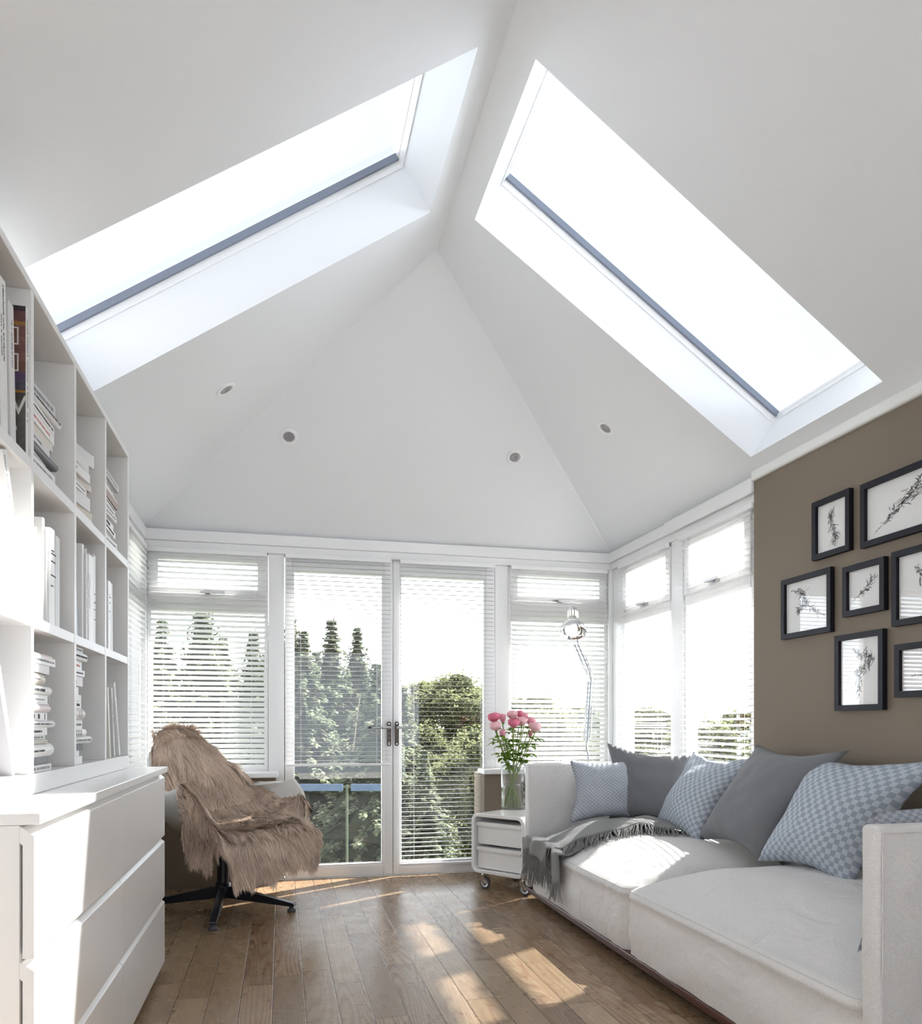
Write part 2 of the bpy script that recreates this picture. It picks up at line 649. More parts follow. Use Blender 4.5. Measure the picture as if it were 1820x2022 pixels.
# ceiling: two slopes with skylight openings and the hipped end
U0, U1, Y0, Y1 = 0.094, 1.392, 2.267, 3.044
Y2, Y3 = -0.60, 0.177                   # second pair, added unseen behind the photographer for more light
mb = MB()
for sg in (-1, 1):
    X = lambda u: XM + sg * u
    P = lambda u, y: (X(u), y, zs(u))
    UO = (XM - XW) + 0.05 if sg < 0 else (XR - XM) + 0.06
    UE = XR - XM
    mb.quad(P(0, YR), P(UO, YR), P(UO, Y2), P(0, Y2))
    mb.quad(P(0, Y2), P(U0, Y2), P(U0, Y3), P(0, Y3))
    mb.quad(P(U1, Y2), P(UO, Y2), P(UO, Y3), P(U1, Y3))
    mb.quad(P(0, Y3), P(UO, Y3), P(UO, Y0), P(0, Y0))
    mb.quad(P(0, Y0), P(U0, Y0), P(U0, Y1), P(0, Y1))
    mb.quad(P(U1, Y0), P(UO, Y0), P(UO, Y1), P(U1, Y1))
    mb.quad(P(0, Y1), P(U0, Y1), P(U0, YA), P(0, YA))
    mb.add([P(U0, Y1), P(UO, Y1), P(UO, D - 0.9), P(U0, YA)], [(0, 1, 2, 3)])
    mb.add([P(U0, YA), P(UO, D - 0.9), P(UE, D), P(0, YA)], [(0, 1, 2, 3)])
    mb.add([P(UO, D - 0.9), P(UO, D + 0.05), P(UE, D)], [(0, 1, 2)])
mb.add([(XM, YA, ZR), (XM - (XR - XM), D, ZE), (XR, D, ZE)], [(0, 1, 2)])
mb.add([(XM - (XR - XM), D, ZE), (XR, D, ZE), (XR + .1, D + 0.1, ZE - 0.07), (XL - .1, D + 0.1, ZE - 0.07)], [(0, 1, 2, 3)])
# plastered reveals of the two skylights and the added rear pair
RD = 0.20
for sg in (-1, 1):
    nv = Vector((sg * SLP, 0, 1)).normalized()
    for ya, yb in ((Y0, Y1), (Y2, Y3)):
        c = [Vector((XM + sg * u, y, zs(u))) for (u, y) in ((U0, ya), (U1, ya), (U1, yb), (U0, yb))]
        t = [p + nv * RD for p in c]
        for i in range(4):
            j = (i + 1) % 4
            mb.quad(c[i], c[j], t[j], t[i])
struct(mb.build('ceiling', MT_CEIL), 'white vaulted ceiling with a hipped end')

# skylights; the last two are unseen, added for light
for k, (sg, ya) in enumerate(((-1, Y0), (1, Y0), (-1, Y2), (1, Y2))):
    e1 = Vector((sg, 0, -SLP)).normalized()
    e2 = Vector((0, 1, 0))
    nv = Vector((sg * SLP, 0, 1)).normalized()
    O = Vector((XM + sg * U0, ya, zs(U0))) + nv * RD
    M = Matrix.Translation(O) @ Matrix((e1, e2, nv)).transposed().to_4x4()
    Lu = (U1 - U0) * math.sqrt(1 + SLP ** 2)
    Lv = Y1 - Y0
    def ring(m, a, z0, z1, wd):
        m.box(-wd, a, -wd, Lv + wd, z0, z1, M)
        m.box(Lu - a, Lu + wd, -wd, Lv + wd, z0, z1, M)
        m.box(a, Lu - a, -wd, a, z0, z1, M)
        m.box(a, Lu - a, Lv - a, Lv + wd, z0, z1, M)
    m = MB()
    ring(m, 0.006, -0.002, 0.03, 0.05)
    w_ = m.build('window_%d' % (6, 7, 10, 11)[k], MT_UPVC)
    struct(w_, ('white framed skylight in the ceiling slope over the bookcase', 'white framed skylight in the ceiling slope over the sofa', None, None)[k])
    m = MB()
    ring(m, 0.008, 0.03, 0.052, 0.05)
    m.build('glazing_edge', MT_UPVC, w_)
    m = MB()
    m.box(0.0, Lu, Lv - 0.020, Lv - 0.0085, 0.026, 0.051, M)
    m.build('gasket', MT_GASKET, w_)
    m = MB()
    m.box(-0.03, Lu + .03, -0.03, Lv + .03, 0.052, 0.056, M)
    m.build('pane', MT_SKYGLASS, w_)

# walls
mb = MB()
mb.box(XB, XB + 0.16, YR, 3.11, 0, ZE + 0.08)
struct(mb.build('wall_right', MT_TAUPE), 'taupe painted wall behind the sofa')
mb = MB()
mb.box(XB, XR + 0.12, 3.1105, D + 0.12, 0, 0.64)
struct(mb.build('wall_right', MT_TAUPE))
mb = MB()
mb.box(XW - 0.12, XW, YR, 3.14, 0, zs(XM - XW) + 0.02)
mb.box(XW, XL, 3.12, 3.14, 0, ZE)
struct(mb.build('wall_left', MT_WHITE_WALL), 'white wall behind the bookcase')
mb = MB()
mb.box(XL - 0.12, -0.735, 3.1405, 4.61, 0, 0.636)
struct(mb.build('wall_left', MT_TAUPE))
mb = MB()
mb.box(XL - 0.12, -0.034, 4.61, D + 0.12, 0, 0.636)
mb.box(1.245, XB - 0.0005, 4.61, D + 0.12, 0, 0.636)
struct(mb.build('wall_back', MT_TAUPE), 'low taupe wall under the windows beside the glass doors')
# rear wall, behind the photographer, with a wide unseen window added for fill light
mb = MB()
mb.box(XW - .12, -0.80, YR - 0.12, YR, 0, ZE)
mb.box(2.08, XR + .12, YR - 0.12, YR, 0, ZE)
mb.box(-0.80, 2.08, YR - 0.12, YR, 0, 0.1)
mb.box(-0.80, 2.08, YR - 0.12, YR, 2.05, ZE)
mb.prism([(XW - .12, ZE), (XR + .12, ZE), (XM, ZR + .1)], 'y', YR - 0.12, YR)
struct(mb.build('wall_rear', MT_WHITE_WALL))

# white trims: eaves beams and cove over the taupe wall
mb = MB()
mb.box(XL - 0.08, XR + 0.08, D - 0.035, D + 0.08, 2.035, 2.10)
mb.box(XL - 0.08, XR + 0.08, D - 0.02, D + 0.08, 1.99, 2.035)
struct(mb.build('trim_1', MT_UPVC, bevel=0.004))
mb = MB()
mb.box(XR - 0.035, XR + 0.08, 3.111, D - 0.036, 2.035, 2.10)
mb.box(XR - 0.050, XR - 0.035, 3.111, 3.93, 2.028, 2.10)
mb.box(XR - 0.02, XR + 0.08, 3.111, D - 0.021, 1.99, 2.035)
struct(mb.build('trim_2', MT_UPVC, bevel=0.004))
mb = MB()
mb.box(XL - 0.08, XL + 0.035, 3.141, D - 0.036, 2.035, 2.10)
mb.box(XL - 0.08, XL + 0.02, 3.141, D - 0.021, 1.99, 2.035)
struct(mb.build('trim_3', MT_UPVC, bevel=0.004))
mb = MB()
mb.prism([(XB, 2.083), (XB - 0.010, 2.085), (XB - 0.014, 2.092), (XB - 0.014, 2.125), (XB, 2.135)], 'y', YR, 3.11)
struct(mb.build('trim_4', MT_WHITE_WALL), 'thin white cove between taupe wall and ceiling')

# posts between the glazed units
mb = MB()
mb.box(-0.078, 0.016, D - 0.004, D + 0.08, 0.0, 1.99)
mb.box(1.352, 1.442, D - 0.004, D + 0.08, 0.0, 1.99)
mb.box(XL - 0.08, XL + 0.03, D - 0.03, D + 0.08, 0.636, 1.99)
mb.box(XR - 0.03, XR + 0.08, D - 0.03, D + 0.08, 0.64, 1.99)
mb.box(0.016, 1.352, D + 0.0, D + 0.08, 1.985, 1.99)
struct(mb.build('trim_5', MT_UPVC, bevel=0.004))
mb = MB()
mb.box(XR - 0.01, XR + 0.08, 3.79, 3.918, 0.64, 1.99)
mb.box(XR - 0.004, XR + 0.08, 3.111, 3.155, 0.64, 1.99)
mb.box(XR - 0.004, XR + 0.08, 4.56, D - 0.031, 0.64, 1.99)
struct(mb.build('trim_6', MT_UPVC, bevel=0.004))
mb = MB()
mb.box(XL - 0.08, XL + 0.01, 4.06, 4.16, 0.636, 1.99)
mb.box(XL - 0.08, XL + 0.004, 3.141, 3.16, 0.636, 1.99)
mb.box(XL - 0.08, XL + 0.004, 4.66, D - 0.031, 0.636, 1.99)
struct(mb.build('trim_7', MT_UPVC, bevel=0.004))

M_BACK = Matrix.Translation((0, D, 0))
M_RIGHT = Matrix.Translation((XR, 0, 0)) @ Matrix(((0, 1, 0), (-1, 0, 0), (0, 0, 1))).to_4x4()
M_LEFT = Matrix.Translation((XL, 0, 0)) @ Matrix(((0, -1, 0), (1, 0, 0), (0, 0, 1))).to_4x4()


def rect_ring(m, x0, x1, z0, z1, t, ya, yb, M):
    m.box(x0, x0 + t, ya, yb, z0, z1, M)
    m.box(x1 - t, x1, ya, yb, z0, z1, M)
    m.box(x0 + t, x1 - t, ya, yb, z0, z0 + t, M)
    m.box(x0 + t, x1 - t, ya, yb, z1 - t, z1, M)


def window_unit(num, M, x0, x1, z0, z1, t0, t1, label, sill=None, handle=True):
    """x runs along the wall as seen from inside, y outwards"""
    m = MB()
    rect_ring(m, x0, x1, z0, z1, 0.022, 0.0, 0.07, M)
    m.box(x0 + 0.022, x1 - 0.022, -0.002, 0.07, t0, t1, M)
    w_ = m.build('window_%d' % num, MT_UPVC, bevel=0.003)
    struct(w_, label)
    m = MB()
    rect_ring(m, x0 + 0.01, x1 - 0.01, t1 - 0.004, z1 - 0.012, 0.052, -0.012, 0.05, M)
    m.build('vent_sash', MT_UPVC, w_, bevel=0.003)
    m = MB()
    m.box(x0 + 0.05, x1 - 0.05, 0.030, 0.034, t1 + 0.04, z1 - 0.05, M)
    m.build('pane', MT_GLASS, w_)
    m = MB()
    m.box(x0 + 0.02, x1 - 0.02, 0.030, 0.034, z0 + 0.02, t0, M)
    m.build('pane', MT_GLASS, w_)
    if handle:
        xc = (x0 + x1) / 2 + 0.0
        zc = t1 + 0.022
        m = MB()
        m.box(xc - 0.045, xc + 0.045, -0.020, -0.012, zc - 0.010, zc + 0.010, M)
        m.box(xc - 0.012, xc + 0.012, -0.050, -0.020, zc - 0.008, zc + 0.008, M)
        m.box(xc - 0.02, xc + 0.095, -0.062, -0.050, zc - 0.007, zc + 0.007, M)
        m.build('window_handle', MT_STEEL, w_, bevel=0.002)
    if sill:
        m = MB()
        m.box(sill[0], sill[1], sill[2], 0.0, z0 - 0.032, z0 - 0.001, M)
        m.build('window_sill', MT_UPVC, w_, bevel=0.006)
    return w_


window_unit(1, M_BACK, -0.768, -0.08, 0.669, 1.988, 1.624, 1.712, 'white window behind the shaggy armchair', (-0.768, -0.02, -0.165))
window_unit(2, M_BACK, 1.444, 2.14, 0.669, 1.988, 1.634, 1.745, 'white window behind the chrome lamp', (1.235, 2.10, -0.165))
window_unit(3, M_RIGHT, -4.558, -3.92, 0.669, 1.988, 1.605, 1.665, 'white side window by the room corner', None)
window_unit(4, M_RIGHT, -3.788, -3.157, 0.669, 1.988, 1.605, 1.665, 'white side window next to the taupe wall', None)
window_unit(5, M_LEFT, 3.162, 4.058, 0.669, 1.988, 1.605, 1.665, None)
window_unit(8, M_LEFT, 4.162, 4.658, 0.669, 1.988, 1.605, 1.665, None, handle=False)
m = MB()
m.box(3.141, 4.60, -0.10, 0.0, 0.6365, 0.668, M_LEFT)
struct(m.build('trim_8', MT_UPVC, bevel=0.005))
m = MB()
m.box(-4.60, -3.112, -0.06, 0.0, 0.6405, 0.668, M_RIGHT)
struct(m.build('trim_9', MT_UPVC, bevel=0.005))
m = MB()
rect_ring(m, -0.80, 2.08, 0.1, 2.05, 0.05, YR - 0.09, YR - 0.03, None)
fill_win = struct(m.build('window_9', MT_UPVC))
m = MB()
m.box(-0.76, 2.04, YR - 0.062, YR - 0.058, 0.14, 2.01)
m.build('pane', MT_GLASS, fill_win)

# french doors
def door(num, x0, x1, gx0, gx1, label, side):
    m = MB()
    ya, yb = D - 0.008, D + 0.06
    z0, z1, g0, g1 = 0.006, 1.984, 0.072, 1.898
    m.box(x0, gx0, ya, yb, z0, z1)
    m.box(gx1, x1, ya, yb, z0, z1)
    m.box(gx0, gx1, ya, yb, z0, g0)
    m.box(gx0, gx1, ya, yb, g1, z1)
    d = m.build('door_%d' % num, MT_UPVC, bevel=0.005)
    struct(d, label)
    m = MB()
    rect_ring(m, gx0 - 0.004, gx1 + 0.004, g0 - 0.004, g1 + 0.004, 0.016, D - 0.002, D + 0.03, None)
    m.build('glazing_bead', MT_UPVC, d, bevel=0.004)
    m = MB()
    m.box(gx0, gx1, D + 0.03, D + 0.034, g0, g1)
    m.build('pane', MT_GLASS, d)
    xc = x1 - 0.024 if side < 0 else x0 + 0.022
    m = MB()
    n = 10
    pr = []
    for i in range(n + 1):
        t = PI * i / n
        pr.append((0.0135 * math.cos(t), 0.064 + 0.0135 * math.sin(t)))
    for i in range(n + 1):
        t = PI + PI * i / n
        pr.append((0.0135 * math.cos(t), -0.064 + 0.0135 * math.sin(t)))
    m.prism([(xc + a, 0.893 + b) for a, b in pr], 'y', D - 0.017, D - 0.008)
    h = m.build('door_handle', MT_HANDLE, d, bevel=0.001)
    h['label'] = 'dark oval backplate'
    m = MB()
    m.tube([(xc, D - 0.017, 0.932), (xc, D - 0.070, 0.932)], 0.008, 10)
    m.tube([(xc - side * 0.004, D - 0.070, 0.932), (xc + side * 0.02, D - 0.074, 0.933), (xc + side * 0.10, D - 0.074, 0.931), (xc + side * 0.116, D - 0.070, 0.930)], [0.009, 0.008, 0.007, 0.006], 10)
    l = m.build('lever', MT_STEEL, h)
    m = MB()
    for zz in (0.957, 0.829):
        m.tube([(xc, D - 0.0175, zz), (xc, D - 0.0195, zz)], 0.0035, 8)
    m.build('screw', MT_CHROME, h)
    return d


door(1, 0.020, 0.6815, 0.064, 0.624, 'white glass door leaf with blind raised part way', -1)
door(2, 0.6845, 1.350, 0.727, 1.289, 'white glass door leaf with blind let right down', 1)
m = MB()
m.box(0.018, 1.350, D - 0.012, D + 0.08, -0.0, 0.0055)
struct(m.build('trim_10', MT_UPVC))


# ================================================================ venetian blinds
def blind(M, x0, x1, zt, zb, depth, pitch, tilt, yc, label, group=None, thick=0.0012, cat='blind', slat=None):
    o = thing('venetian_blind', label, cat, (0, 0, 0), group=group)
    c = M @ Vector(((x0 + x1) / 2, yc, zt))
    o.location = c
    Mi = Matrix.Translation(-c) @ M
    m = MB()
    m.box(x0, x1, yc - 0.0135, yc + 0.0135, zt, zt + 0.026, Mi)
    m.build('headrail', MT_UPVC, o, bevel=0.002)
    m = MB()
    n = int((zt - zb - 0.012) / pitch)
    ct, st = math.cos(tilt), math.sin(tilt)
    crown = depth * (0.05 if slat is None else 0.02)
    for i in range(n):
        z = zt - pitch * (i + 0.75)
        prof = []
        for (a, cr) in ((-0.5, 0), (-0.2, crown), (0.2, crown), (0.5, 0)):
            d = a * depth
            prof.append((yc + d * ct - cr * st, z + d * st + cr * ct))
        lower = [(p[0] + thick * st, p[1] - thick * ct) for p in prof][::-1]
        m.prism(prof + lower, 'x', x0 + 0.003, x1 - 0.003, Mi)
    m.build('slats', slat or MT_SLAT, o)
    zl = zt - pitch * (n + 0.55)
    m = MB()
    m.box(x0 + 0.002, x1 - 0.002, yc - 0.012, yc + 0.012, zl - 0.014, zl, Mi)
    m.build('bottom_rail', MT_UPVC, o, bevel=0.003)
    for xx in (x0 + 0.09, x1 - 0.09):
        m = MB()
        for yy in (-depth * 0.52, depth * 0.52):
            m.box(xx - 0.0006, xx + 0.0006, yc + yy - 0.0005, yc + yy + 0.0005, zl, zt, Mi)
        m.build('ladder_cord', MT_UPVC, o)
    return o


T27 = math.radians(27)
blind(M_BACK, -0.764, -0.086, 1.962, 0.675, 0.0475, 0.031, T27, -0.040, 'white slatted blind across the window behind the shaggy armchair')
blind(M_BACK, 1.450, 2.122, 1.962, 0.675, 0.0475, 0.031, T27, -0.040, 'white slatted blind across the window behind the chrome lamp')
blind(M_BACK, 0.024, 0.667, 1.962, 0.690, 0.028, 0.0275, 0.0, -0.040, 'white slatted blind raised part way on the french door nearer the armchair', thick=0.0008, slat=MT_SLATD)
blind(M_BACK, 0.722, 1.338, 1.962, 0.076, 0.028, 0.0275, 0.0, -0.040, 'white slatted blind let right down on the french door nearer the flowers', thick=0.0008, slat=MT_SLATD)
T20 = math.radians(20)
blind(M_RIGHT, -4.556, -3.925, 1.962, 0.675, 0.025, 0.031, T20, -0.030, 'white slatted blind on the side window nearer the lamp')
blind(M_RIGHT, -3.785, -3.115, 1.962, 0.675, 0.025, 0.031, T20, -0.030, 'white slatted blind on the side window next to the taupe wall')
blind(M_LEFT, 3.16, 4.656, 1.962, 0.675, 0.04, 0.031, T20, -0.035, 'white slatted blind on the side window past the bookcase end')

# ================================================================ recessed downlights
def downlight(p, n, label):
    q = Vector(n).to_track_quat('Z', 'Y').to_euler()
    o = thing('recessed_downlight', label, 'ceiling light', p, q, 'downlights in the sloping ceiling')
    m = MB()
    m.lathe([(0.030, -0.0), (0.030, 0.004), (0.034, 0.007), (0.046, 0.006), (0.050, 0.001), (0.050, 0.0)], 32)
    m.build('trim_ring', MT_UPVC, o)
    m = MB()
    m.lathe([(0.0, 0.003), (0.010, 0.003), (0.012, 0.0045), (0.022, 0.004), (0.030, 0.003)], 32)
    m.build('lamp_lens', MT_LEDLENS, o)
    return o


nL = Vector((SLP, 0, -1)).normalized()
nR = Vector((-SLP, 0, -1)).normalized()
nB = Vector((0, -0.7326, -1)).normalized()
downlight((-0.249, 3.602, zs(0.9356)), nL, 'round recessed downlight below the skylight over the bookcase')
downlight((1.624, 3.614, zs(0.9374)), nR, 'round recessed downlight below the skylight over the sofa')
zb = lambda y: ZE + (D - y) * (ZR - ZE) / (D - YA)
downlight((0.038, 4.195, zb(4.195)), nB, 'round recessed downlight in the end slope on the armchair side')
downlight((1.317, 4.20, zb(4.20)), nB, 'round recessed downlight in the end slope on the sofa side')
# ================================================================ chests of drawers
CX0 = -0.441
def chest(y0, y1, label, notch):
    o = thing('chest_of_drawers', label, 'chest of drawers', (CX0, (y0 + y1) / 2, 0), group=None)
    h = (y1 - y0) / 2
    m = MB()
    m.box(-0.465, -0.024, -h + 0.001, -h + 0.019, 0.0, 0.766)
    m.box(-0.465, -0.024, h - 0.019, h - 0.001, 0.0, 0.766)
    m.box(-0.465, -0.455, -h + 0.019, h - 0.019, 0.02, 0.766)
    m.box(-0.455, -0.06, -h + 0.019, h - 0.019, 0.03, 0.045)
    m.box(-0.07, -0.055, -h + 0.019, h - 0.019, 0.045, 0.766)
    m.build('carcass', MT_LAM, o, bevel=0.0008)
    m = MB()
    m.box(-0.465, 0.010, -h + 0.0005, h - 0.0005, 0.7665, 0.788)
    m.build('top_panel', MT_LACQ, o, bevel=0.0015)
    for (z0, z1) in ((0.034, 0.282), (0.286, 0.516), (0.522, 0.764)):
        m = MB()
        m.prism([(0.0, z0), (0.0, z1 - 0.018), (-0.002, z1 - 0.0165), (-0.022, z1 - 0.001), (-0.024, z1 - 0.001), (-0.024, z1 - 0.03), (-0.019, z1 - 0.035), (-0.019, z0)], 'y', -h + 0.0015, h - 0.0015)
        m.build('drawer', MT_LACQ, o, bevel=0.0012)
    return o


chest(2.3215, 3.1165, 'white handleless three drawer chest beside the shaggy armchair', 0)
chest(1.5255, 2.3205, 'white handleless three drawer chest with sunlight across its front', 1)

# ================================================================ cube bookcase on the chests
XF = -0.56
BZ0, BZT = 0.7885, 1.984
SH = [0.835, 1.203, 1.564]               # shelf surfaces
PY = [1.185, 1.5575, 1.93, 2.3035, 2.6780, 3.0520]
TH = 0.019
bk = thing('bookcase', 'tall white open cube bookcase standing on the drawer chests', 'bookcase', (XF - 0.17, (PY[1] + PY[-1]) / 2, BZ0))
bo = Vector(bk.location)
def loc_box(m, x0, x1, y0, y1, z0, z1):
    m.box(x0 - bo.x, x1 - bo.x, y0 - bo.y, y1 - bo.y, z0 - bo.z, z1 - bo.z)
XBK = XF - 0.345
m = MB()
loc_box(m, XBK, XF, PY[1] - TH / 2, PY[-1] + TH / 2, BZ0, SH[0])
m.build('base_board', MT_LAM, bk, bevel=0.0015)
m = MB()
loc_box(m, XBK, XF, PY[1] - TH / 2, PY[-1] + TH / 2, 1.952, 1.972)
loc_box(m, XBK, XF - 0.012, PY[1] - TH / 2, PY[-1] + TH / 2, 1.9725, 1.984)
m.build('top_board', MT_LAM, bk, bevel=0.0015)
for y in PY[1:]:
    m = MB()
    loc_box(m, XBK, XF - 0.0004, y - TH / 2, y + TH / 2, SH[0] + 0.0003, 1.9517)
    m.build('upright', MT_LAM, bk, bevel=0.001)
for z in SH[1:]:
    for a, b in zip(PY[1:-1], PY[2:]):
        m = MB()
        loc_box(m, XBK + 0.006, XF - 0.0015, a + TH / 2 + 0.0003, b - TH / 2 - 0.0003, z - 0.026, z)
        m.build('shelf', MT_LAM, bk, bevel=0.001)
m = MB()
loc_box(m, XBK - 0.004, XBK - 0.0003, PY[1] - TH / 2, PY[-1] + TH / 2, BZ0, 1.972)
m.build('back_panel', MT_LAM, bk)

# ================================================================ books
COVER = {}
def cover(rgb):
    if rgb not in COVER:
        COVER[rgb] = plain('book_cover_%d' % len(COVER), srgb(*rgb), 0.5)
    return COVER[rgb]
MT_PAGES = plain('book_pages', srgb(214, 204, 192), 0.9, bump=0.3, bscale=900)
MT_PAGESW = plain('book_pages_white', srgb(222, 219, 214), 0.9, bump=0.3, bscale=900)
MT_TYPE = plain('spine_type', srgb(70, 70, 74), 0.7)
MT_TYPEL = plain('spine_type_light', srgb(150, 150, 154), 0.7)
MT_TYPER = plain('spine_type_red', srgb(205, 130, 122), 0.7)
MT_MARK = plain('black_brush_mark', srgb(26, 26, 28), 0.7)
rb = random.Random(5)


def lettering(name, body, size, mat, parent, loc, rot):
    cu = bpy.data.curves.new(name, 'FONT')
    cu.body = body
    cu.size = size
    cu.extrude = 0.0002
    tmp = bpy.data.objects.new(name, cu)
    COL.objects.link(tmp)
    bpy.context.view_layer.update()
    me = bpy.data.meshes.new_from_object(tmp.evaluated_get(bpy.context.evaluated_depsgraph_get()))
    bpy.data.objects.remove(tmp)
    me.materials.clear()
    me.materials.append(mat)
    o = bpy.data.objects.new(name, me)
    COL.objects.link(o)
    o.parent = parent
    o.location = loc
    o.rotation_euler = rot
    return o




def make_book(name, loc, T, H, Dp, label, rgb=(226, 224, 222), rot=(0, 0, 0), group=None, rounded=0.0, hard=True, warm=False, marks=(), flip=False):
    """spine faces +x at x=0; height H along z, thickness T along y, depth Dp to -x.
    marks: (h0, h1, t0, t1, material) on the spine, fractions of H and T"""
    o = thing(name, label, 'book', loc, rot, group)
    ct = 0.0022 if hard else 0.0006
    m = MB()
    n = 12 if rounded else 1
    prof = []
    for i in range(n + 1):
        t = (1 - math.cos(PI * i / n)) / 2
        prof.append((rounded * math.sin(PI * t) ** 0.8 if rounded else 0.0, t * T))
    inner = [(p[0] - ct, min(max(p[1], ct), T - ct)) for p in prof][::-1]
    outl = [(-Dp, 0)] + prof + [(-Dp, T), (-Dp, T - ct)] + inner + [(-Dp, ct)]
    m.prism(outl, 'z', 0.0, H)
    m.build('cover', cover(rgb), o)
    m = MB()
    ed = 0.003 if hard else 0.0004
    m.box(-Dp + ed, -ct * 1.1, ct * 1.02, T - ct * 1.02, ed, H - ed)
    m.build('page_block', MT_PAGES if warm else MT_PAGESW, o)
    if marks:
        by = {}
        for (h0, h1, t0, t1, mt) in marks:
            by.setdefault(mt.name, (mt, MB()))[1]
            mm = by[mt.name][1]
            xo = rounded * math.sin(PI * (t0 + t1) / 2) ** 0.8 + 0.0004 if rounded else 0.0004
            a, b = t0 * T, t1 * T
            mm.add([(xo, a, h0 * H), (xo, b, h0 * H), (xo, b, h1 * H), (xo, a, h1 * H),
                    (xo - 0.001, a, h0 * H), (xo - 0.001, b, h0 * H), (xo - 0.001, b, h1 * H), (xo - 0.001, a, h1 * H)],
                   [(0, 1, 2, 3), (0, 4, 5, 1), (1, 5, 6, 2), (2, 6, 7, 3), (3, 7, 4, 0)])
        for mt, mm in by.values():
            mm.build('spine_lettering', mt, o)
    return o


def type_line(h0, h1, tc, hgt, mt, r):
    """a run of small illegible letter strokes along the spine"""
    out = []
    hgt *= 0.72
    h = h0
    while h < h1:
        wlet = r.uniform(0.008, 0.018)
        if r.random() < 0.84:
            k = r.random()
            a, b = tc - hgt / 2, tc + hgt / 2
            if k < 0.5:
                out.append((h, h + wlet * 0.35, a, b, mt))
                out.append((h + wlet * 0.35, h + wlet * 0.8, (a, tc)[r.random() < .5], (b if r.random() < .5 else tc + hgt * .12), mt))
            else:
                out.append((h, h + wlet * 0.8, a, a + hgt * 0.3, mt))
                out.append((h + wlet * 0.25, h + wlet * 0.55, a, b, mt))
        h += wlet
    return [(q[0], q[1], min(q[2], q[3]), max(q[2], q[3]), q[4]) for q in out]


ORD = ['lowest', 'second from bottom', 'third from bottom', 'fourth from bottom', 'fifth from bottom', 'sixth from bottom', 'seventh from bottom', 'eighth from bottom',
       'ninth from bottom', 'tenth from bottom', 'eleventh from bottom', 'twelfth from bottom', 'thirteenth from bottom', 'fourteenth from bottom']


def stack(shelf, ylo, items, where, xf=XF - 0.012, seed=1, group=''):
    """items from the bottom: (thickness, length, depth, colour, description, options)"""
    r = random.Random(seed)
    z = shelf + 0.0006
    res = []
    for i, (T, H, Dp, rgb, desc, opt) in enumerate(items):
        yaw = opt.get('yaw', r.uniform(-0.05, 0.05))
        mk = []
        if opt.get('type') == 'dark':
            mk = type_line(0.06, opt.get('tl', 0.85), 0.5, opt.get('th', 0.34), MT_TYPE, r)
        elif opt.get('type') == 'light':
            mk = type_line(0.08, opt.get('tl', 0.9), 0.5, opt.get('th', 0.34), MT_TYPEL, r)
        elif opt.get('type') == 'red':
            mk = type_line(0.1, 0.8, 0.5, 0.28, MT_TYPER, r)
        mk += opt.get('marks', [])
        # lie the book down: its height runs to +y, its thickness up
        R = Matrix.Rotation(yaw, 4, 'Z') @ Matrix.Rotation(-PI / 2, 4, 'X') @ Matrix.Diagonal((1, 1, 1, 1))
        base = Vector((xf + opt.get('dx', r.uniform(-0.008, 0.004)), ylo + opt.get('dy', 0.0), z + T))
        if opt.get('side'):          # turned: page edges to the front
            R = Matrix.Rotation(yaw + PI / 2, 4, 'Z') @ Matrix.Rotation(-PI / 2, 4, 'X')
            base = Vector((xf + opt.get('dx', 0.0), ylo + opt.get('dy', 0.0), z + T))
        o = make_book('book', base, T, H, Dp, '%s, %s, %s' % (desc, ORD[i], where), rgb, R.to_euler(), group,
                      rounded=opt.get('rd', 0.0), hard=opt.get('hard', True), warm=opt.get('warm', False), marks=mk)
        z += T + 0.0006
        res.append(o)
    return res


W1, W2, W3, GY, CRM, BLG = (226, 225, 223), (214, 212, 211), (234, 233, 232), (112, 112, 116), (214, 206, 194), (200, 202, 210)
MKB = MT_MARK
# --- bottom row
g = 'books stacked flat in the bottom row of the bookcase'
stack(SH[0], 1.948, [
    (0.017, 0.150, 0.16, W2, 'white paperback', dict(type='light', th=.5)),
    (0.017, 0.160, 0.17, GY, 'grey paperback', dict(marks=[(.78, .84, .3, .7, MT_TYPEL)])),
    (0.032, 0.172, 0.17, W1, 'thick white rounded book', dict(rd=0.010, type='dark', tl=.55, th=.2)),
    (0.010, 0.135, 0.15, (178, 174, 160), 'thin olive grey paperback', dict(hard=False)),
    (0.010, 0.130, 0.15, W2, 'thin white paperback', dict(type='light', th=.5, hard=False)),
    (0.018, 0.125, 0.16, W1, 'small white book', dict(type='dark', tl=.7, th=.4)),
    (0.017, 0.165, 0.17, W1, 'long white rounded book', dict(rd=0.006, type='dark', tl=.9, th=.25)),
    (0.019, 0.140, 0.16, W3, 'white book with black spine marks', dict(marks=[(.22, .30, .25, .75, MKB), (.48, .58, .2, .8, MKB), (.85, .88, .1, .9, MKB)])),
    (0.019, 0.152, 0.16, (218, 206, 206), 'pinkish white rounded book', dict(rd=0.006)),
    (0.023, 0.150, 0.16, W1, 'white book with a black spine bar', dict(type='light', tl=.75, th=.18, marks=[(.93, .965, .08, .92, MKB)])),
    (0.020, 0.138, 0.15, W1, 'white book with bold spine title', dict(rd=0.006, type='dark', tl=.6, th=.45)),
    (0.032, 0.122, 0.15, CRM, 'cream rounded book', dict(rd=0.009, type='light', tl=.6, th=.18)),
    (0.027, 0.165, 0.17, W2, 'square edged white box book', dict(marks=[(.2, .28, .4, .7, MT_TYPEL)])),
    (0.020, 0.180, 0.17, (220, 210, 205), 'rosy white book with curved marks', dict(rd=0.004, marks=[(.18, .2, .1, .9, MKB), (.34, .36, .5, .95, MKB)])),
], 'stack by the grey folder', seed=3, group=g)
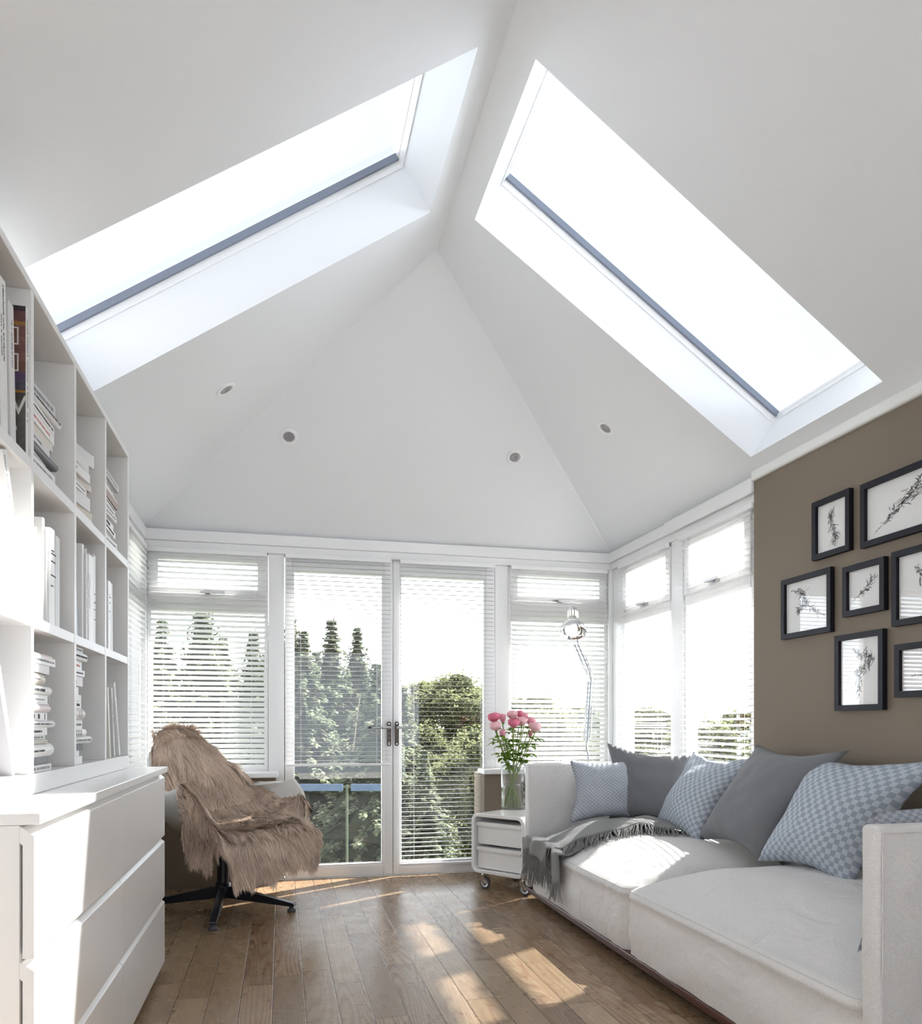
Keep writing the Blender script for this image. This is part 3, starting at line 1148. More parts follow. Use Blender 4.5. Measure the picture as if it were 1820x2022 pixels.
# trim the last one's spill: a large book laid on top
make_book('book', (XF - 0.012, 1.948, 0.836 + 0.2625 + 0.020), 0.020, 0.205, 0.17, 'long white book lying topmost in the stack beside the grey folder', W1,
          (Matrix.Rotation(-PI / 2, 4, 'X')).to_euler(), g, marks=type_line(0.05, 0.95, 0.5, 0.35, MT_TYPEL, rb))
stack(SH[0], 2.322, [
    (0.022, 0.120, 0.16, W3, 'white paperback', dict(hard=False)),
    (0.016, 0.105, 0.15, W3, 'narrow white paperback', dict(hard=False)),
    (0.019, 0.128, 0.16, (74, 74, 80), 'dark grey book', dict()),
    (0.021, 0.175, 0.17, W1, 'long white rounded book', dict(rd=0.007, type='light', tl=.95)),
    (0.021, 0.140, 0.16, W3, 'white book with looped spine lettering', dict(rd=0.004, marks=[(.2, .22, .1, .9, MKB), (.34, .36, .1, .9, MKB), (.46, .48, .1, .9, MKB), (.58, .6, .1, .9, MKB)])),
    (0.025, 0.118, 0.16, W1, 'square edged white book', dict(type='light', th=.35)),
    (0.034, 0.104, 0.15, (216, 210, 204), 'thick rounded cream book', dict(rd=0.010, marks=[(.35, .37, .2, .8, MT_TYPEL), (.6, .62, .1, .9, MT_TYPEL)])),
    (0.020, 0.100, 0.15, W1, 'white book with bold spine title', dict(type='dark', th=.5, tl=.85)),
    (0.018, 0.094, 0.15, W1, 'small white book', dict(type='dark', th=.35, tl=.4)),
    (0.024, 0.096, 0.15, W1, 'plain white book', dict(type='light', th=.2, tl=.5)),
    (0.028, 0.108, 0.15, (218, 208, 208), 'pinkish book with a black square', dict(marks=[(.2, .34, .45, .9, MKB)])),
    (0.018, 0.104, 0.15, W2, 'white book with dark lettering', dict(type='dark', th=.3)),
    (0.027, 0.128, 0.16, W3, 'white book with red lettering', dict(type='red')),
    (0.022, 0.132, 0.16, W1, 'white rounded book with a black title', dict(rd=.004, type='dark', th=.35, tl=.95)),
], 'taller lower stack', seed=7, group=g)
make_book('book', (XF - 0.014, 2.322, 0.836 + 0.3235 + 0.016), 0.016, 0.120, 0.16, 'mottled book topmost in the tall stack two compartments from the window', (198, 196, 190),
          (Matrix.Rotation(-PI / 2, 4, 'X')).to_euler(), g, marks=type_line(0.1, 0.9, 0.5, 0.4, MT_TYPEL, rb))


def leaner(base_y, shelf, T, H, Dp, lean, label, rgb=W1, group=None, x=XF - 0.014, **kw):
    """upright book leaning by an angle about x; positive tips its head towards the camera side (-y)"""
    yy, zz = base_y, shelf + 0.0008
    if lean < 0:
        zz += T * math.sin(-lean)
    return make_book('book', (x, yy, zz), T, H, Dp, label, rgb, (lean, 0, 0), group, **kw)


g2 = 'thin books leaning in the compartment by the window'
leaner(2.835, SH[0], 0.017, 0.245, 0.20, 0.17, 'thin cream book leaning first, bottom compartment by the window', (218, 214, 206), g2, x=XF - 0.02)
leaner(2.885, SH[0], 0.014, 0.245, 0.20, 0.20, 'thin white book leaning in the middle, bottom compartment by the window', W2, g2, x=XF - 0.016, marks=type_line(0.5, 0.85, 0.5, 0.4, MT_TYPE, rb))
leaner(2.960, SH[0], 0.020, 0.275, 0.20, 0.34, 'white book leaning most steeply, bottom compartment by the window', W1, g2, x=XF - 0.014, marks=type_line(0.15, 0.95, 0.4, 0.3, MT_TYPEL, rb))

# the big grey folder in the compartment by the camera
gf = make_book('folder', (XF - 0.02, 1.862, SH[0] + 0.001), 0.022, 0.325, 0.25, 'large grey folder leaning in the bottom compartment nearest the camera side', (150, 149, 152), (0.40, 0, 0), None, marks=())
gf['category'] = 'folder'
gf['label'] = 'large grey folder leaning in the sunlit bottom compartment'
lettering('cover_lettering', 'NT', 0.02, MT_TYPE, gf, (-0.06, -0.0006, 0.20), (PI / 2, 0, 0))

# --- middle row
g3 = 'books standing in the middle row of the bookcase'
leaner(1.885, SH[1], 0.030, 0.345, 0.23, 0.36, 'big white book leaning in sunlight, middle row', W3, g3, x=XF - 0.010, marks=type_line(0.35, 0.97, 0.35, 0.16, MT_TYPE, rb))
leaner(1.745, SH[1], 0.030, 0.30, 0.23, 0.22, 'white book standing behind the big sunlit leaning book', W3, g3, x=XF - 0.012)
# column by the black dashes
leaner(2.045, SH[1], 0.016, 0.275, 0.20, -0.0, 'tall slim white book with speckled head, middle row', (206, 203, 198), g3, x=XF - 0.045)
leaner(2.066, SH[1], 0.018, 0.262, 0.20, 0.0, 'white book with small side lettering, beside the dashed spine', W1, g3, x=XF - 0.018, marks=type_line(0.60, 0.85, 0.5, 0.3, MT_TYPEL, rb))
leaner(2.085, SH[1], 0.012, 0.242, 0.19, 0.0, 'narrow white book with tiny dotted lettering, middle row', W2, g3, x=XF - 0.014, marks=type_line(0.35, 0.9, 0.5, 0.2, MT_TYPE, rb))
leaner(2.099, SH[1], 0.050, 0.246, 0.20, 0.0, 'wide white ring binder with five black brush dashes', W3, g3, x=XF - 0.012, rounded=0.003,
       marks=[(.765, .778, .20, .62, MKB), (.735, .748, .20, .95, MKB), (.655, .668, .20, .86, MKB), (.51, .523, .18, .92, MKB), (.40, .412, .16, .55, MKB)])
leaner(2.151, SH[1], 0.014, 0.243, 0.20, 0.0, 'thin white book next to the dashed ring binder', W2, g3, x=XF - 0.022)
leaner(2.168, SH[1], 0.024, 0.244, 0.21, 0.0, 'plain grey white book, middle row', (206, 205, 204), g3, x=XF - 0.016)
leaner(2.194, SH[1], 0.030, 0.246, 0.21, 0.0, 'plain wide white book standing last of its row', (212, 210, 208), g3, x=XF - 0.020)
leaner(2.005, SH[1], 0.014, 0.225, 0.18, 0.16, 'thin white book leaning on the speckled one', (205, 206, 212), g3, x=XF - 0.015, marks=type_line(0.3, 0.9, 0.5, 0.25, MT_TYPEL, rb))
leaner(2.030, SH[1], 0.010, 0.222, 0.18, 0.17, 'thinnest white book leaning on the speckled one', W1, g3, x=XF - 0.012)
# next column
leaner(2.400, SH[1], 0.048, 0.300, 0.20, 0.0, 'tall wide white binder with three lines of small print', W2, g3, x=XF - 0.050, marks=[(.87, .885, .08, .5, MT_TYPE), (.84, .855, .08, .6, MT_TYPE), (.81, .825, .08, .35, MT_TYPE)])
leaner(2.370, SH[1], 0.013, 0.270, 0.20, 0.10, 'thin bluish white book leaning by the tall binder', (196, 206, 222), g3, x=XF - 0.014)
leaner(2.352, SH[1], 0.013, 0.235, 0.18, 0.12, 'thin white book leaning by the tall binder', W1, g3, x=XF - 0.013, marks=type_line(0.35, 0.9, 0.5, 0.3, MT_TYPEL, rb))
leaner(2.450, SH[1], 0.020, 0.286, 0.20, 0.0, 'slim white book after the tall binder', W1, g3, x=XF - 0.018)
leaner(2.472, SH[1], 0.016, 0.262, 0.19, 0.0, 'slim white book with vertical print, middle row', W2, g3, x=XF - 0.012, marks=type_line(0.2, 0.8, 0.5, 0.3, MT_TYPEL, rb))
leaner(2.489, SH[1], 0.014, 0.280, 0.19, 0.0, 'slim white book with a black bar at its head', W3, g3, x=XF - 0.016, marks=[(.94, .995, .4, .75, MKB)])
leaner(2.505, SH[1], 0.060, 0.268, 0.20, 0.0, 'wide white binder with a grey crescent', W3, g3, x=XF - 0.012, marks=[(.5, .62, .10, .16, MT_TYPEL), (.62, .72, .14, .22, MT_TYPEL), (.38, .5, .14, .22, MT_TYPEL), (.72, .78, .10, .16, MT_TYPEL)])
leaner(2.567, SH[1], 0.022, 0.277, 0.20, 0.0, 'white book with four black dashes down its spine', W1, g3, x=XF - 0.012,
       marks=[(.56, .57, .2, .8, MKB), (.46, .475, .2, .8, MKB), (.385, .395, .2, .8, MKB), (.27, .28, .2, .8, MKB)])
leaner(2.591, SH[1], 0.030, 0.285, 0.20, 0.0, 'white book standing against the upright, second compartment from the window', (210, 208, 207), g3, x=XF - 0.02)
# window column
leaner(2.720, SH[1], 0.030, 0.250, 0.20, 0.0, 'white book standing against the upright nearest the window', W2, g3, x=XF - 0.02)
leaner(2.770, SH[1], 0.040, 0.236, 0.20, -0.0, 'white book with black dots and dashes by the window', W3, g3, x=XF - 0.012,
       marks=[(.80, .815, .45, .6, MKB), (.765, .78, .45, .9, MKB), (.69, .70, .45, .85, MKB), (.56, .57, .35, .85, MKB), (.45, .46, .25, .35, MKB)])
leaner(2.815, SH[1], 0.028, 0.238, 0.20, 0.0, 'slim grey book by the window', (180, 178, 180), g3, x=XF - 0.03)
leaner(2.855, SH[1], 0.026, 0.240, 0.20, 0.03, 'last white book of the row by the window', W2, g3, x=XF - 0.02)

# --- top row
g4 = 'books on the top row of the bookcase'
leaner(1.640, SH[2], 0.030, 0.31, 0.22, -0.02, 'grey spined book standing at the picture edge, top row', (170, 170, 172), g4)
leaner(1.765, SH[2], 0.040, 0.325, 0.22, 0.05, 'thick white book with handwritten spine, top row', W1, g4, x=XF - 0.012, marks=type_line(0.45, 0.95, 0.62, 0.2, MT_TYPE, rb) + type_line(0.5, 0.75, 0.3, 0.12, MT_MARK, rb))
leaner(1.822, SH[2], 0.034, 0.300, 0.22, 0.06, 'white book with stencilled spine, top row', W2, g4, x=XF - 0.012, marks=type_line(0.55, 0.88, 0.6, 0.26, MT_TYPEL, rb))
pb = leaner(1.896, SH[2], 0.017, 0.335, 0.24, 0.0, 'tall book with a dark town photograph on its cover', W1, g4, x=XF - 0.004, marks=type_line(0.22, 0.92, 0.5, 0.28, MT_TYPE, rb))
# its printed cover: dusk street scene
def photo_cover():
    m, nt, b = new_mat('town_photo_cover')
    L = nt.links.new
    tcn = N(nt, 'ShaderNodeTexCoord')
    sp = N(nt, 'ShaderNodeSeparateXYZ')
    L(tcn.outputs['Object'], sp.inputs[0])
    dv = N(nt, 'ShaderNodeMath', operation='DIVIDE')
    dv.inputs[1].default_value = 0.335
    L(sp.outputs['Z'], dv.inputs[0])
    r = N(nt, 'ShaderNodeValToRGB')
    r.color_ramp.interpolation = 'CONSTANT'
    el = r.color_ramp.elements
    el[0].position = 0
    el[0].color = (*srgb(92, 88, 84), 1)
    el[1].position = 0.36
    el[1].color = (*srgb(70, 66, 66), 1)
    for p, c in ((0.41, (160, 110, 40)), (0.425, (74, 74, 84)), (0.48, (86, 70, 96)), (0.55, (104, 74, 62)), (0.62, (116, 82, 78)), (0.86, (150, 110, 60)), (0.89, (104, 70, 72)), (0.96, (60, 50, 56))):
        e = el.new(p)
        e.color = (*srgb(*c), 1)
    L(dv.outputs[0], r.inputs[0])
    nz = N(nt, 'ShaderNodeTexNoise', i_Scale=70.0, i_Detail=4.0)
    L(tcn.outputs['Object'], nz.inputs['Vector'])
    mx = N(nt, 'ShaderNodeMix', data_type='RGBA')
    mx.blend_type = 'OVERLAY'
    mx.inputs['Factor'].default_value = 0.6
    L(r.outputs[0], mx.inputs['A'])
    L(nz.outputs['Fac'], mx.inputs['B'])
    L(mx.outputs['Result'], b.inputs['Base Color'])
    b.inputs['Roughness'].default_value = 0.35
    return m
m = MB()
m.box(-0.236, -0.001, -0.0012, -0.0004, 0.001, 0.334)
pc = m.build('printed_cover', photo_cover(), pb)
m = MB()
for (xa, za) in ((-0.030, 0.245), (-0.030, 0.185), (-0.085, 0.245), (-0.085, 0.185)):
    rect_ring(m, xa - 0.02, xa + 0.015, za, za + 0.04, 0.003, -0.0018, -0.0012, None)
m.build('printed_windows', MT_PAGESW, pc)
lettering('cover_title', 'W', 0.062, MT_PAGESW, pc, (-0.062, -0.0016, 0.088), (PI / 2, 0, 0))
lettering('cover_title', 'Pollen', 0.018, MT_PAGESW, pc, (-0.062, -0.0016, 0.052), (PI / 2, 0, 0))

stack(SH[2], 1.946, [
    (0.026, 0.200, 0.20, W1, 'white paperback', dict(type='light', tl=.9, th=.3)),
    (0.016, 0.165, 0.18, W2, 'white paperback', dict(type='light', hard=False)),
    (0.018, 0.212, 0.20, (96, 95, 100), 'dark grey book', dict(rd=0.006)),
    (0.022, 0.160, 0.18, W2, 'pale paperback', dict(type='light', tl=.6)),
    (0.022, 0.190, 0.18, (216, 210, 200), 'cream hardback', dict(warm=True)),
    (0.026, 0.205, 0.20, W3, 'white book with red and black lettering', dict(type='red')),
    (0.020, 0.205, 0.20, W3, 'white book with black lettering', dict(type='dark', tl=.95)),
    (0.020, 0.215, 0.20, W2, 'white rounded book', dict(rd=0.006, type='dark', tl=.95)),
    (0.026, 0.190, 0.20, (204, 203, 203), 'grey white book', dict(type='light', tl=.9, th=.5)),
], 'stack by the town book', seed=11, group=g4)
stack(SH[2], 2.345, [
    (0.020, 0.230, 0.16, W1, 'white paperback', dict(dx=-0.01, yaw=-0.02)),
    (0.026, 0.235, 0.16, (204, 196, 180), 'cream book with curled cover', dict(warm=True, yaw=-0.16, hard=False, dx=-0.045)),
    (0.040, 0.215, 0.18, W2, 'thick white book', dict(warm=True, yaw=-0.10, dx=-0.03)),
    (0.020, 0.185, 0.17, W1, 'pale paperback', dict(type='light', yaw=-0.04, hard=False, dx=-0.02)),
    (0.020, 0.220, 0.17, (208, 200, 192), 'warm white book', dict(warm=True, yaw=-0.18, dx=-0.045)),
    (0.028, 0.195, 0.17, W1, 'white book with curled page edges', dict(warm=True, yaw=-0.08, type='dark', tl=.4, dx=-0.02)),
    (0.030, 0.185, 0.19, W2, 'white square book', dict(warm=True, yaw=-0.05, dx=-0.015)),
    (0.040, 0.240, 0.18, (212, 210, 210), 'thick white book with pale page edge', dict(warm=True, yaw=-0.2, dx=-0.05, marks=[(.1, .3, .4, .6, MKB)])),
], 'open edged stack', seed=12, group=g4)

stack(SH[2], 2.700, [
    (0.026, 0.200, 0.19, W1, 'white book', dict(type='light', tl=.9)),
    (0.020, 0.190, 0.18, W2, 'white paperback', dict(hard=False)),
    (0.020, 0.215, 0.19, W3, 'white book with black lettering', dict(type='dark', th=.5)),
    (0.026, 0.205, 0.19, W3, 'white book with bold title', dict(type='dark', th=.6, tl=.7)),
    (0.020, 0.175, 0.18, W2, 'grey white book', dict(type='light')),
    (0.020, 0.190, 0.18, W2, 'white book with thin lettering', dict(type='light')),
    (0.016, 0.210, 0.19, W1, 'white book with fine dark print', dict(type='dark', tl=.95)),
    (0.026, 0.215, 0.19, (150, 128, 120), 'book with a brown patch', dict(rd=0.004, marks=[(.05, .95, .02, .4, MT_PAGESW)])),
    (0.022, 0.225, 0.19, W1, 'white book with black print', dict(type='dark', tl=.95, th=.25)),
    (0.018, 0.235, 0.19, W2, 'long white book', dict(type='light', tl=.8)),
    (0.022, 0.240, 0.20, (200, 199, 199), 'longest grey white book', dict(type='light', tl=.9)),
], 'top stack near the window', seed=13, group=g4)
# ================================================================ outside
MT_GRASS = plain('lawn_grass', srgb(100, 112, 78), 0.9, var=0.35, vscale=3.0)
MT_BOUNCE = plain('pale_bounce_slab', (0.62, 0.61, 0.60), 0.9, var=0.1, vscale=9.0)
mb = MB()
n = 24
for i in range(n):
    for j in range(n):
        x0, x1 = -30 + 60 * i / n, -30 + 60 * (i + 1) / n
        y0, y1 = -12 + 60 * j / n, -12 + 60 * (j + 1) / n
        h = lambda x, y: -3.0 + 0.35 * noise.noise(Vector((x * 0.15, y * 0.15, 3)))
        mb.add([(x0, y0, h(x0, y0)), (x1, y0, h(x1, y0)), (x1, y1, h(x1, y1)), (x0, y1, h(x0, y1))], [(0, 1, 2, 3)])
struct(mb.build('ground', MT_GRASS), 'green lawn far below the glass doors')
# unseen pale slabs added round the room to bounce sunlight onto the ceiling
mb = MB()
mb.box(XR + 0.125, 7.5, -6, 6.0, -3.4, -0.35)
mb.box(-6.0, XL - 0.125, -6, 6.0, -3.4, -0.35)
mb.box(XL - 0.125, XR + 0.125, -8, YR - 0.13, -3.4, -0.15)
mb.box(XL - 0.12, XR + 0.12, YR - 0.12, D + 0.12, -3.4, -0.1205)
struct(mb.build('bounce_terrace', MT_BOUNCE), 'added unseen pale slabs bouncing light into the room')

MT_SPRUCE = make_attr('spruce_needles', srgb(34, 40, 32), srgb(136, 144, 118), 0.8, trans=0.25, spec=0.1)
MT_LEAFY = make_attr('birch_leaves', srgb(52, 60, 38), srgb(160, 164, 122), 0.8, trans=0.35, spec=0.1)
MT_BARK = plain('grey_bark', srgb(140, 126, 110), 0.9, var=0.3, vscale=10)


def leaf_mesh(name, V, Fq, rnd, mat):
    me = bpy.data.meshes.new(name)
    V = np.asarray(V, dtype=np.float32).reshape(-1, 3)
    nf = len(Fq)
    k = len(Fq[0])
    me.vertices.add(len(V))
    me.vertices.foreach_set('co', V.ravel())
    me.loops.add(nf * k)
    me.polygons.add(nf)
    me.loops.foreach_set('vertex_index', np.asarray(Fq, dtype=np.int32).ravel())
    me.polygons.foreach_set('loop_start', np.arange(0, nf * k, k, dtype=np.int32))
    me.polygons.foreach_set('loop_total', np.full(nf, k, dtype=np.int32))
    me.update(calc_edges=True)
    at = me.attributes.new('rnd', 'FLOAT', 'FACE')
    at.data.foreach_set('value', np.asarray(rnd, dtype=np.float32))
    me.materials.append(mat)
    return me


def spruce_mesh(seed, H=7.0, R=1.9, whorls=46):
    r = random.Random(seed)
    V, Fq, C = [], [], []
    for w_i in range(whorls):
        t = w_i / (whorls - 1)
        z = 0.4 + (H - 0.5) * t ** 0.92
        L = R * 1.2 * (1 - t) ** 1.0 * r.uniform(0.7, 1.1) + 0.04
        nb = int(5 + 6 * (1 - t))
        for b in range(nb):
            a = 2 * PI * (b + r.random() * 0.8) / nb
            Lb = L * r.uniform(0.75, 1.15)
            droop = r.uniform(0.18, 0.42)
            ns = max(3, int(Lb / 0.13))
            side = Vector((-math.sin(a), math.cos(a), 0))
            outd = Vector((math.cos(a), math.sin(a), 0))
            for s in range(ns):
                q = (s + 0.6) / ns
                if q < 0.18:
                    continue
                p = outd * (Lb * q) + Vector((0, 0, z - droop * Lb * q ** 1.5 + 0.10 * Lb * max(0, q - 0.8)))
                for sd in (-1, 1, 0):
                    for rep_ in range(4):
                        ln = (0.20 * (1 - 0.45 * q) + 0.06) * r.uniform(0.6, 1.1) * (0.45 + 0.55 * (1 - t))
                        d = (side * sd * r.uniform(0.6, 1.1) + outd * r.uniform(0.3, 0.9) + Vector((0, 0, -r.uniform(0.15, 0.65)))).normalized()
                        wdt = 0.040 * r.uniform(0.7, 1.3)
                        nrm = Vector((r.uniform(-.5, .5), r.uniform(-.5, .5), 1)).normalized()
                        sv = d.cross(nrm).normalized() * wdt
                        base = p + Vector((r.uniform(-.05, .05), r.uniform(-.05, .05), r.uniform(-.05, .05)))
                        k = len(V)
                        V += [base - sv * 0.5, base + d * ln * 0.5 - sv, base + d * ln, base + d * ln * 0.5 + sv]
                        Fq.append((k, k + 1, k + 2, k + 3))
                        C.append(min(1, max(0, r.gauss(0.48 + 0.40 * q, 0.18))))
    # dense inner boughs round the trunk
    nl, ns = 34, 13
    k0 = len(V)
    for i in range(nl + 1):
        t = i / nl
        for j in range(ns):
            a = 2 * PI * j / ns
            rr = (R * 1.2 * (1 - t) * 0.62 + 0.03) * r.uniform(0.72, 1.2) * (1.12 if i % 2 else 0.82)
            V.append(Vector((rr * math.cos(a), rr * math.sin(a), 0.3 + (H - 0.6) * t ** 0.92 + r.uniform(-.05, .05) - 0.10 * (i % 2))))
    for i in range(nl):
        for j in range(ns):
            Fq.append((k0 + i * ns + j, k0 + i * ns + (j + 1) % ns, k0 + (i + 1) * ns + (j + 1) % ns, k0 + (i + 1) * ns + j))
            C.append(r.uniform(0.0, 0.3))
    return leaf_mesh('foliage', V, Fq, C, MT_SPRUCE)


def leafy_mesh(seed, H=6.5, R=1.6, nclump=34):
    r = random.Random(seed)
    V, Fq, C = [], [], []
    for c in range(nclump):
        t = r.random()
        z = H * (0.22 + 0.75 * t)
        rr = R * math.sqrt(max(0.05, 1 - (2 * t - 0.9) ** 2 * 0.8)) * r.uniform(0.1, 0.9)
        a = r.uniform(0, 2 * PI)
        cc = Vector((rr * math.cos(a), rr * math.sin(a), z))
        cr = r.uniform(0.35, 0.75)
        k0 = len(V)
        for i in range(7):
            for j in range(9):
                th, ph = PI * i / 6, 2 * PI * j / 9
                V.append(cc + Vector((math.sin(th) * math.cos(ph), math.sin(th) * math.sin(ph), math.cos(th))) * cr * 0.55 * r.uniform(0.7, 1.25))
        for i in range(6):
            for j in range(9):
                Fq.append((k0 + i * 9 + j, k0 + i * 9 + (j + 1) % 9, k0 + (i + 1) * 9 + (j + 1) % 9, k0 + (i + 1) * 9 + j))
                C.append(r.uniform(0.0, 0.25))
        for i in range(620):
            d = Vector((r.gauss(0, 1), r.gauss(0, 1), r.gauss(0, 0.8))).normalized()
            p = cc + d * cr * r.uniform(0.45, 1.0)
            s = r.uniform(0.026, 0.058)
            u = Vector((r.gauss(0, 1), r.gauss(0, 1), r.gauss(0, 1))).normalized()
            v = u.cross(Vector((r.gauss(0, 1), r.gauss(0, 1), r.gauss(0, 1)))).normalized()
            k = len(V)
            V += [p - u * s, p - v * s * 0.55, p + u * s, p + v * s * 0.55]
            Fq.append((k, k + 1, k + 2, k + 3))
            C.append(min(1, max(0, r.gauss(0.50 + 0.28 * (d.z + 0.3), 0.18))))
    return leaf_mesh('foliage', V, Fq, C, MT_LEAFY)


SPR = [spruce_mesh(1), spruce_mesh(2, 6.6, 1.6, 42), spruce_mesh(3, 7.4, 2.2, 48)]
LEA = [leafy_mesh(4), leafy_mesh(5, 6.0, 1.8, 36)]


def trunk_mesh(seed, H, r0):
    r = random.Random(seed)
    m = MB()
    pts = [(0.05 * math.sin(i * 1.3 + seed), 0.05 * math.cos(i * 1.7 + seed), H * i / 7) for i in range(8)]
    m.tube(pts, [r0 * (1 - 0.85 * i / 7) for i in range(8)], 8)
    o = m.build('trunk', MT_BARK)
    me = o.data
    bpy.data.objects.remove(o)
    return me


TRK = [trunk_mesh(1, 6.6, 0.11), trunk_mesh(2, 5.2, 0.07)]


def tree(kind, idx, x, y, z, sc, rz, label, group):
    o = thing('spruce_tree' if kind == 's' else 'broadleaf_tree', label, 'tree', (x, y, z), (0, 0, rz), group)
    o.scale = (sc[0], sc[0], sc[1])
    for nm, me in (('foliage', (SPR if kind == 's' else LEA)[idx]), ('trunk', TRK[0 if kind == 's' else 1])):
        c = bpy.data.objects.new(nm, me)
        COL.objects.link(c)
        c.parent = o
    return o


def gp(px, dist):
    """ground position seen in the photo column px, at a distance along the view"""
    t = (px - 910.0) / F_PX
    return (dist * (math.sin(YAW) + math.cos(YAW) * t), dist * (math.cos(YAW) - math.sin(YAW) * t))


GS = 'spruces beyond the lawn'
GB = 'broadleaf trees beyond the lawn'
SL = 'far spruce hidden mostly behind the nearer spruces'
BL_ = 'far leafy tree hidden mostly behind the nearer trees'
# (kind, mesh, photo column, distance, width scale, height scale)
for i, (k, ix, px, ds, sw, sh, lab) in enumerate([
    ('s', 0, 598, 15.5, 0.95, 0.86, 'spruce with drooping boughs seen low beside the armchair shell'),
    ('s', 2, 742, 13.5, 0.85, 0.70, 'near spruce whose boughs hang below the door handles'),
    ('s', 1, 655, 19.0, 1.15, 1.02, 'tallest pale spruce through the door nearer the armchair'),
    ('s', 2, 575, 20.5, 1.0, 0.96, 'thin topped spruce by the hinge post of the armchair side door'),
    ('s', 0, 705, 22.5, 1.1, 1.00, 'spruce just behind the tallest one, towards the door handles'),
    ('s', 1, 795, 16.0, 0.85, 0.74, 'slim spruce just past the meeting door stiles'),
    ('s', 0, 838, 12.8, 0.55, 0.52, 'small dark spruce low in the door nearer the flowers'),
    ('b', 0, 905, 20.0, 1.1, 0.82, 'rounded leafy tree highest in the door nearer the flowers'),
    ('b', 1, 948, 15.5, 0.9, 0.64, 'yellow green leafy tree beside the white trolley cabinet'),
    ('b', 1, 865, 17.5, 0.8, 0.66, 'pale leafy tree between the small dark spruce and the rounded tree'),
    ('s', 1, 500, 17.5, 1.0, 0.95, 'spruce seen through the slatted blind, close to the glass doors'),
    ('s', 2, 400, 18.5, 1.1, 0.99, 'spruce seen through the slatted blind, straight above the armchair'),
    ('s', 0, 320, 17.5, 1.1, 0.93, 'spruce seen through the slatted blind, close to the room corner'),
    ('s', 1, 625, 26.0, 1.3, 1.00, None),
    ('s', 2, 540, 25.0, 1.3, 1.02, None),
    ('s', 0, 755, 27.0, 1.2, 0.88, None),
    ('b', 0, 835, 25.5, 1.4, 0.84, None),
    ('b', 1, 960, 25.0, 1.4, 0.86, None),
    ('b', 0, 1060, 21.0, 1.3, 0.74, 'leafy treetop seen through the blind behind the roses'),
    ('b', 1, 1150, 24.0, 1.3, 0.76, 'leafy treetop seen through the blind behind the lamp'),
    ('b', 0, 1270, 24.0, 1.3, 0.70, 'leafy treetop seen through the side window nearer the lamp'),
    ('b', 1, 1380, 22.0, 1.2, 0.68, 'leafy treetop seen through the side window by the taupe wall'),
    ('b', 0, 1480, 25.0, 1.3, 0.70, 'leafy treetop at the edge of the taupe wall'),
    ('s', 2, 440, 26.0, 1.3, 0.97, None),
]):
    x, y = gp(px, ds)
    tree(k, ix, x, y, -3.1, (sw, sh), 1.7 * i, lab or (SL if k == 's' else BL_), GS if k == 's' else GB)
# thin bare birch stem by the near spruces
x, y = gp(664, 13.0)
m = MB()
m.tube([(0, 0, 0), (0.10, 0.05, 1.4), (0.22, 0.1, 2.6), (0.30, 0.12, 3.6), (0.42, 0.1, 4.6)], [0.034, 0.028, 0.023, 0.016, 0.008], 8)
bt = m.build('bare_birch_stem', plain('birch_bark', srgb(150, 142, 130), 0.9, var=0.3, vscale=12), loc=(x, y, -3.1))
tag(bt, 'thin pale bare birch stem in front of the spruces', 'tree')
# blue boards and post standing in for a reflection in the door glass
x0, y0 = gp(598, 9.0)
x1, y1 = gp(756, 9.0)
fz = EYE - 9.0 * 124.0 / F_PX
ang = math.atan2(y1 - y0, x1 - x0)
ln = math.hypot(x1 - x0, y1 - y0)
fs = thing('reflection_boards', 'two long blue strips added as a glass reflection before the spruces', 'fence', (x0, y0, -3.0), (0, 0, ang))
MT_BLUE = plain('blue_reflection', srgb(84, 104, 132), 0.6, var=0.25, vscale=8)
for a, b in ((-0.2, ln * 0.50), (ln * 0.60, ln + 0.0)):
    m = MB()
    m.box(a, b, -0.012, 0.012, fz - 0.042 + 3.0, fz + 0.042 + 3.0)
    m.build('board', MT_BLUE, fs, bevel=0.004)
m = MB()
m.box(ln * 0.55 - 0.012, ln * 0.55 + 0.012, -0.01, 0.012, -0.1, fz + 3.03)
m.box(0.02, ln - 0.02, 0.013, 0.03, fz + 2.99, fz + 3.01)
m.build('post', plain('grey_green_reflection', srgb(88, 98, 80), 0.8), fs)

# ================================================================ the sofa
SX0, SX1 = 1.298, 2.125
SYN, SYF = 1.487, 3.885
sofa = thing('sofa', 'long low white linen sofa on a mahogany plinth', 'sofa', (1.70, 2.68, 0))
sl = Vector(sofa.location)
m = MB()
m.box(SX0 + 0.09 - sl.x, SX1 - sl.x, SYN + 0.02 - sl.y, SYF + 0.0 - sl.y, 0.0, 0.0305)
m.build('base', plain('under_sofa_shadow', srgb(40, 26, 22), 0.6), sofa)  # dark block stands in for the shadow beneath the plinth
m = MB()
m.box(SX0 + 0.014 - sl.x, SX1 - sl.x, SYN - 0.04 - sl.y, SYF + 0.06 - sl.y, 0.031, 0.048)
m.box(SX0 + 0.004 - sl.x, SX1 - sl.x, SYN - 0.05 - sl.y, SYF + 0.07 - sl.y, 0.0482, 0.0655)
m.build('plinth', MT_PLINTH, sofa, bevel=0.003)


def superq(x):
    return math.copysign(abs(x), x)


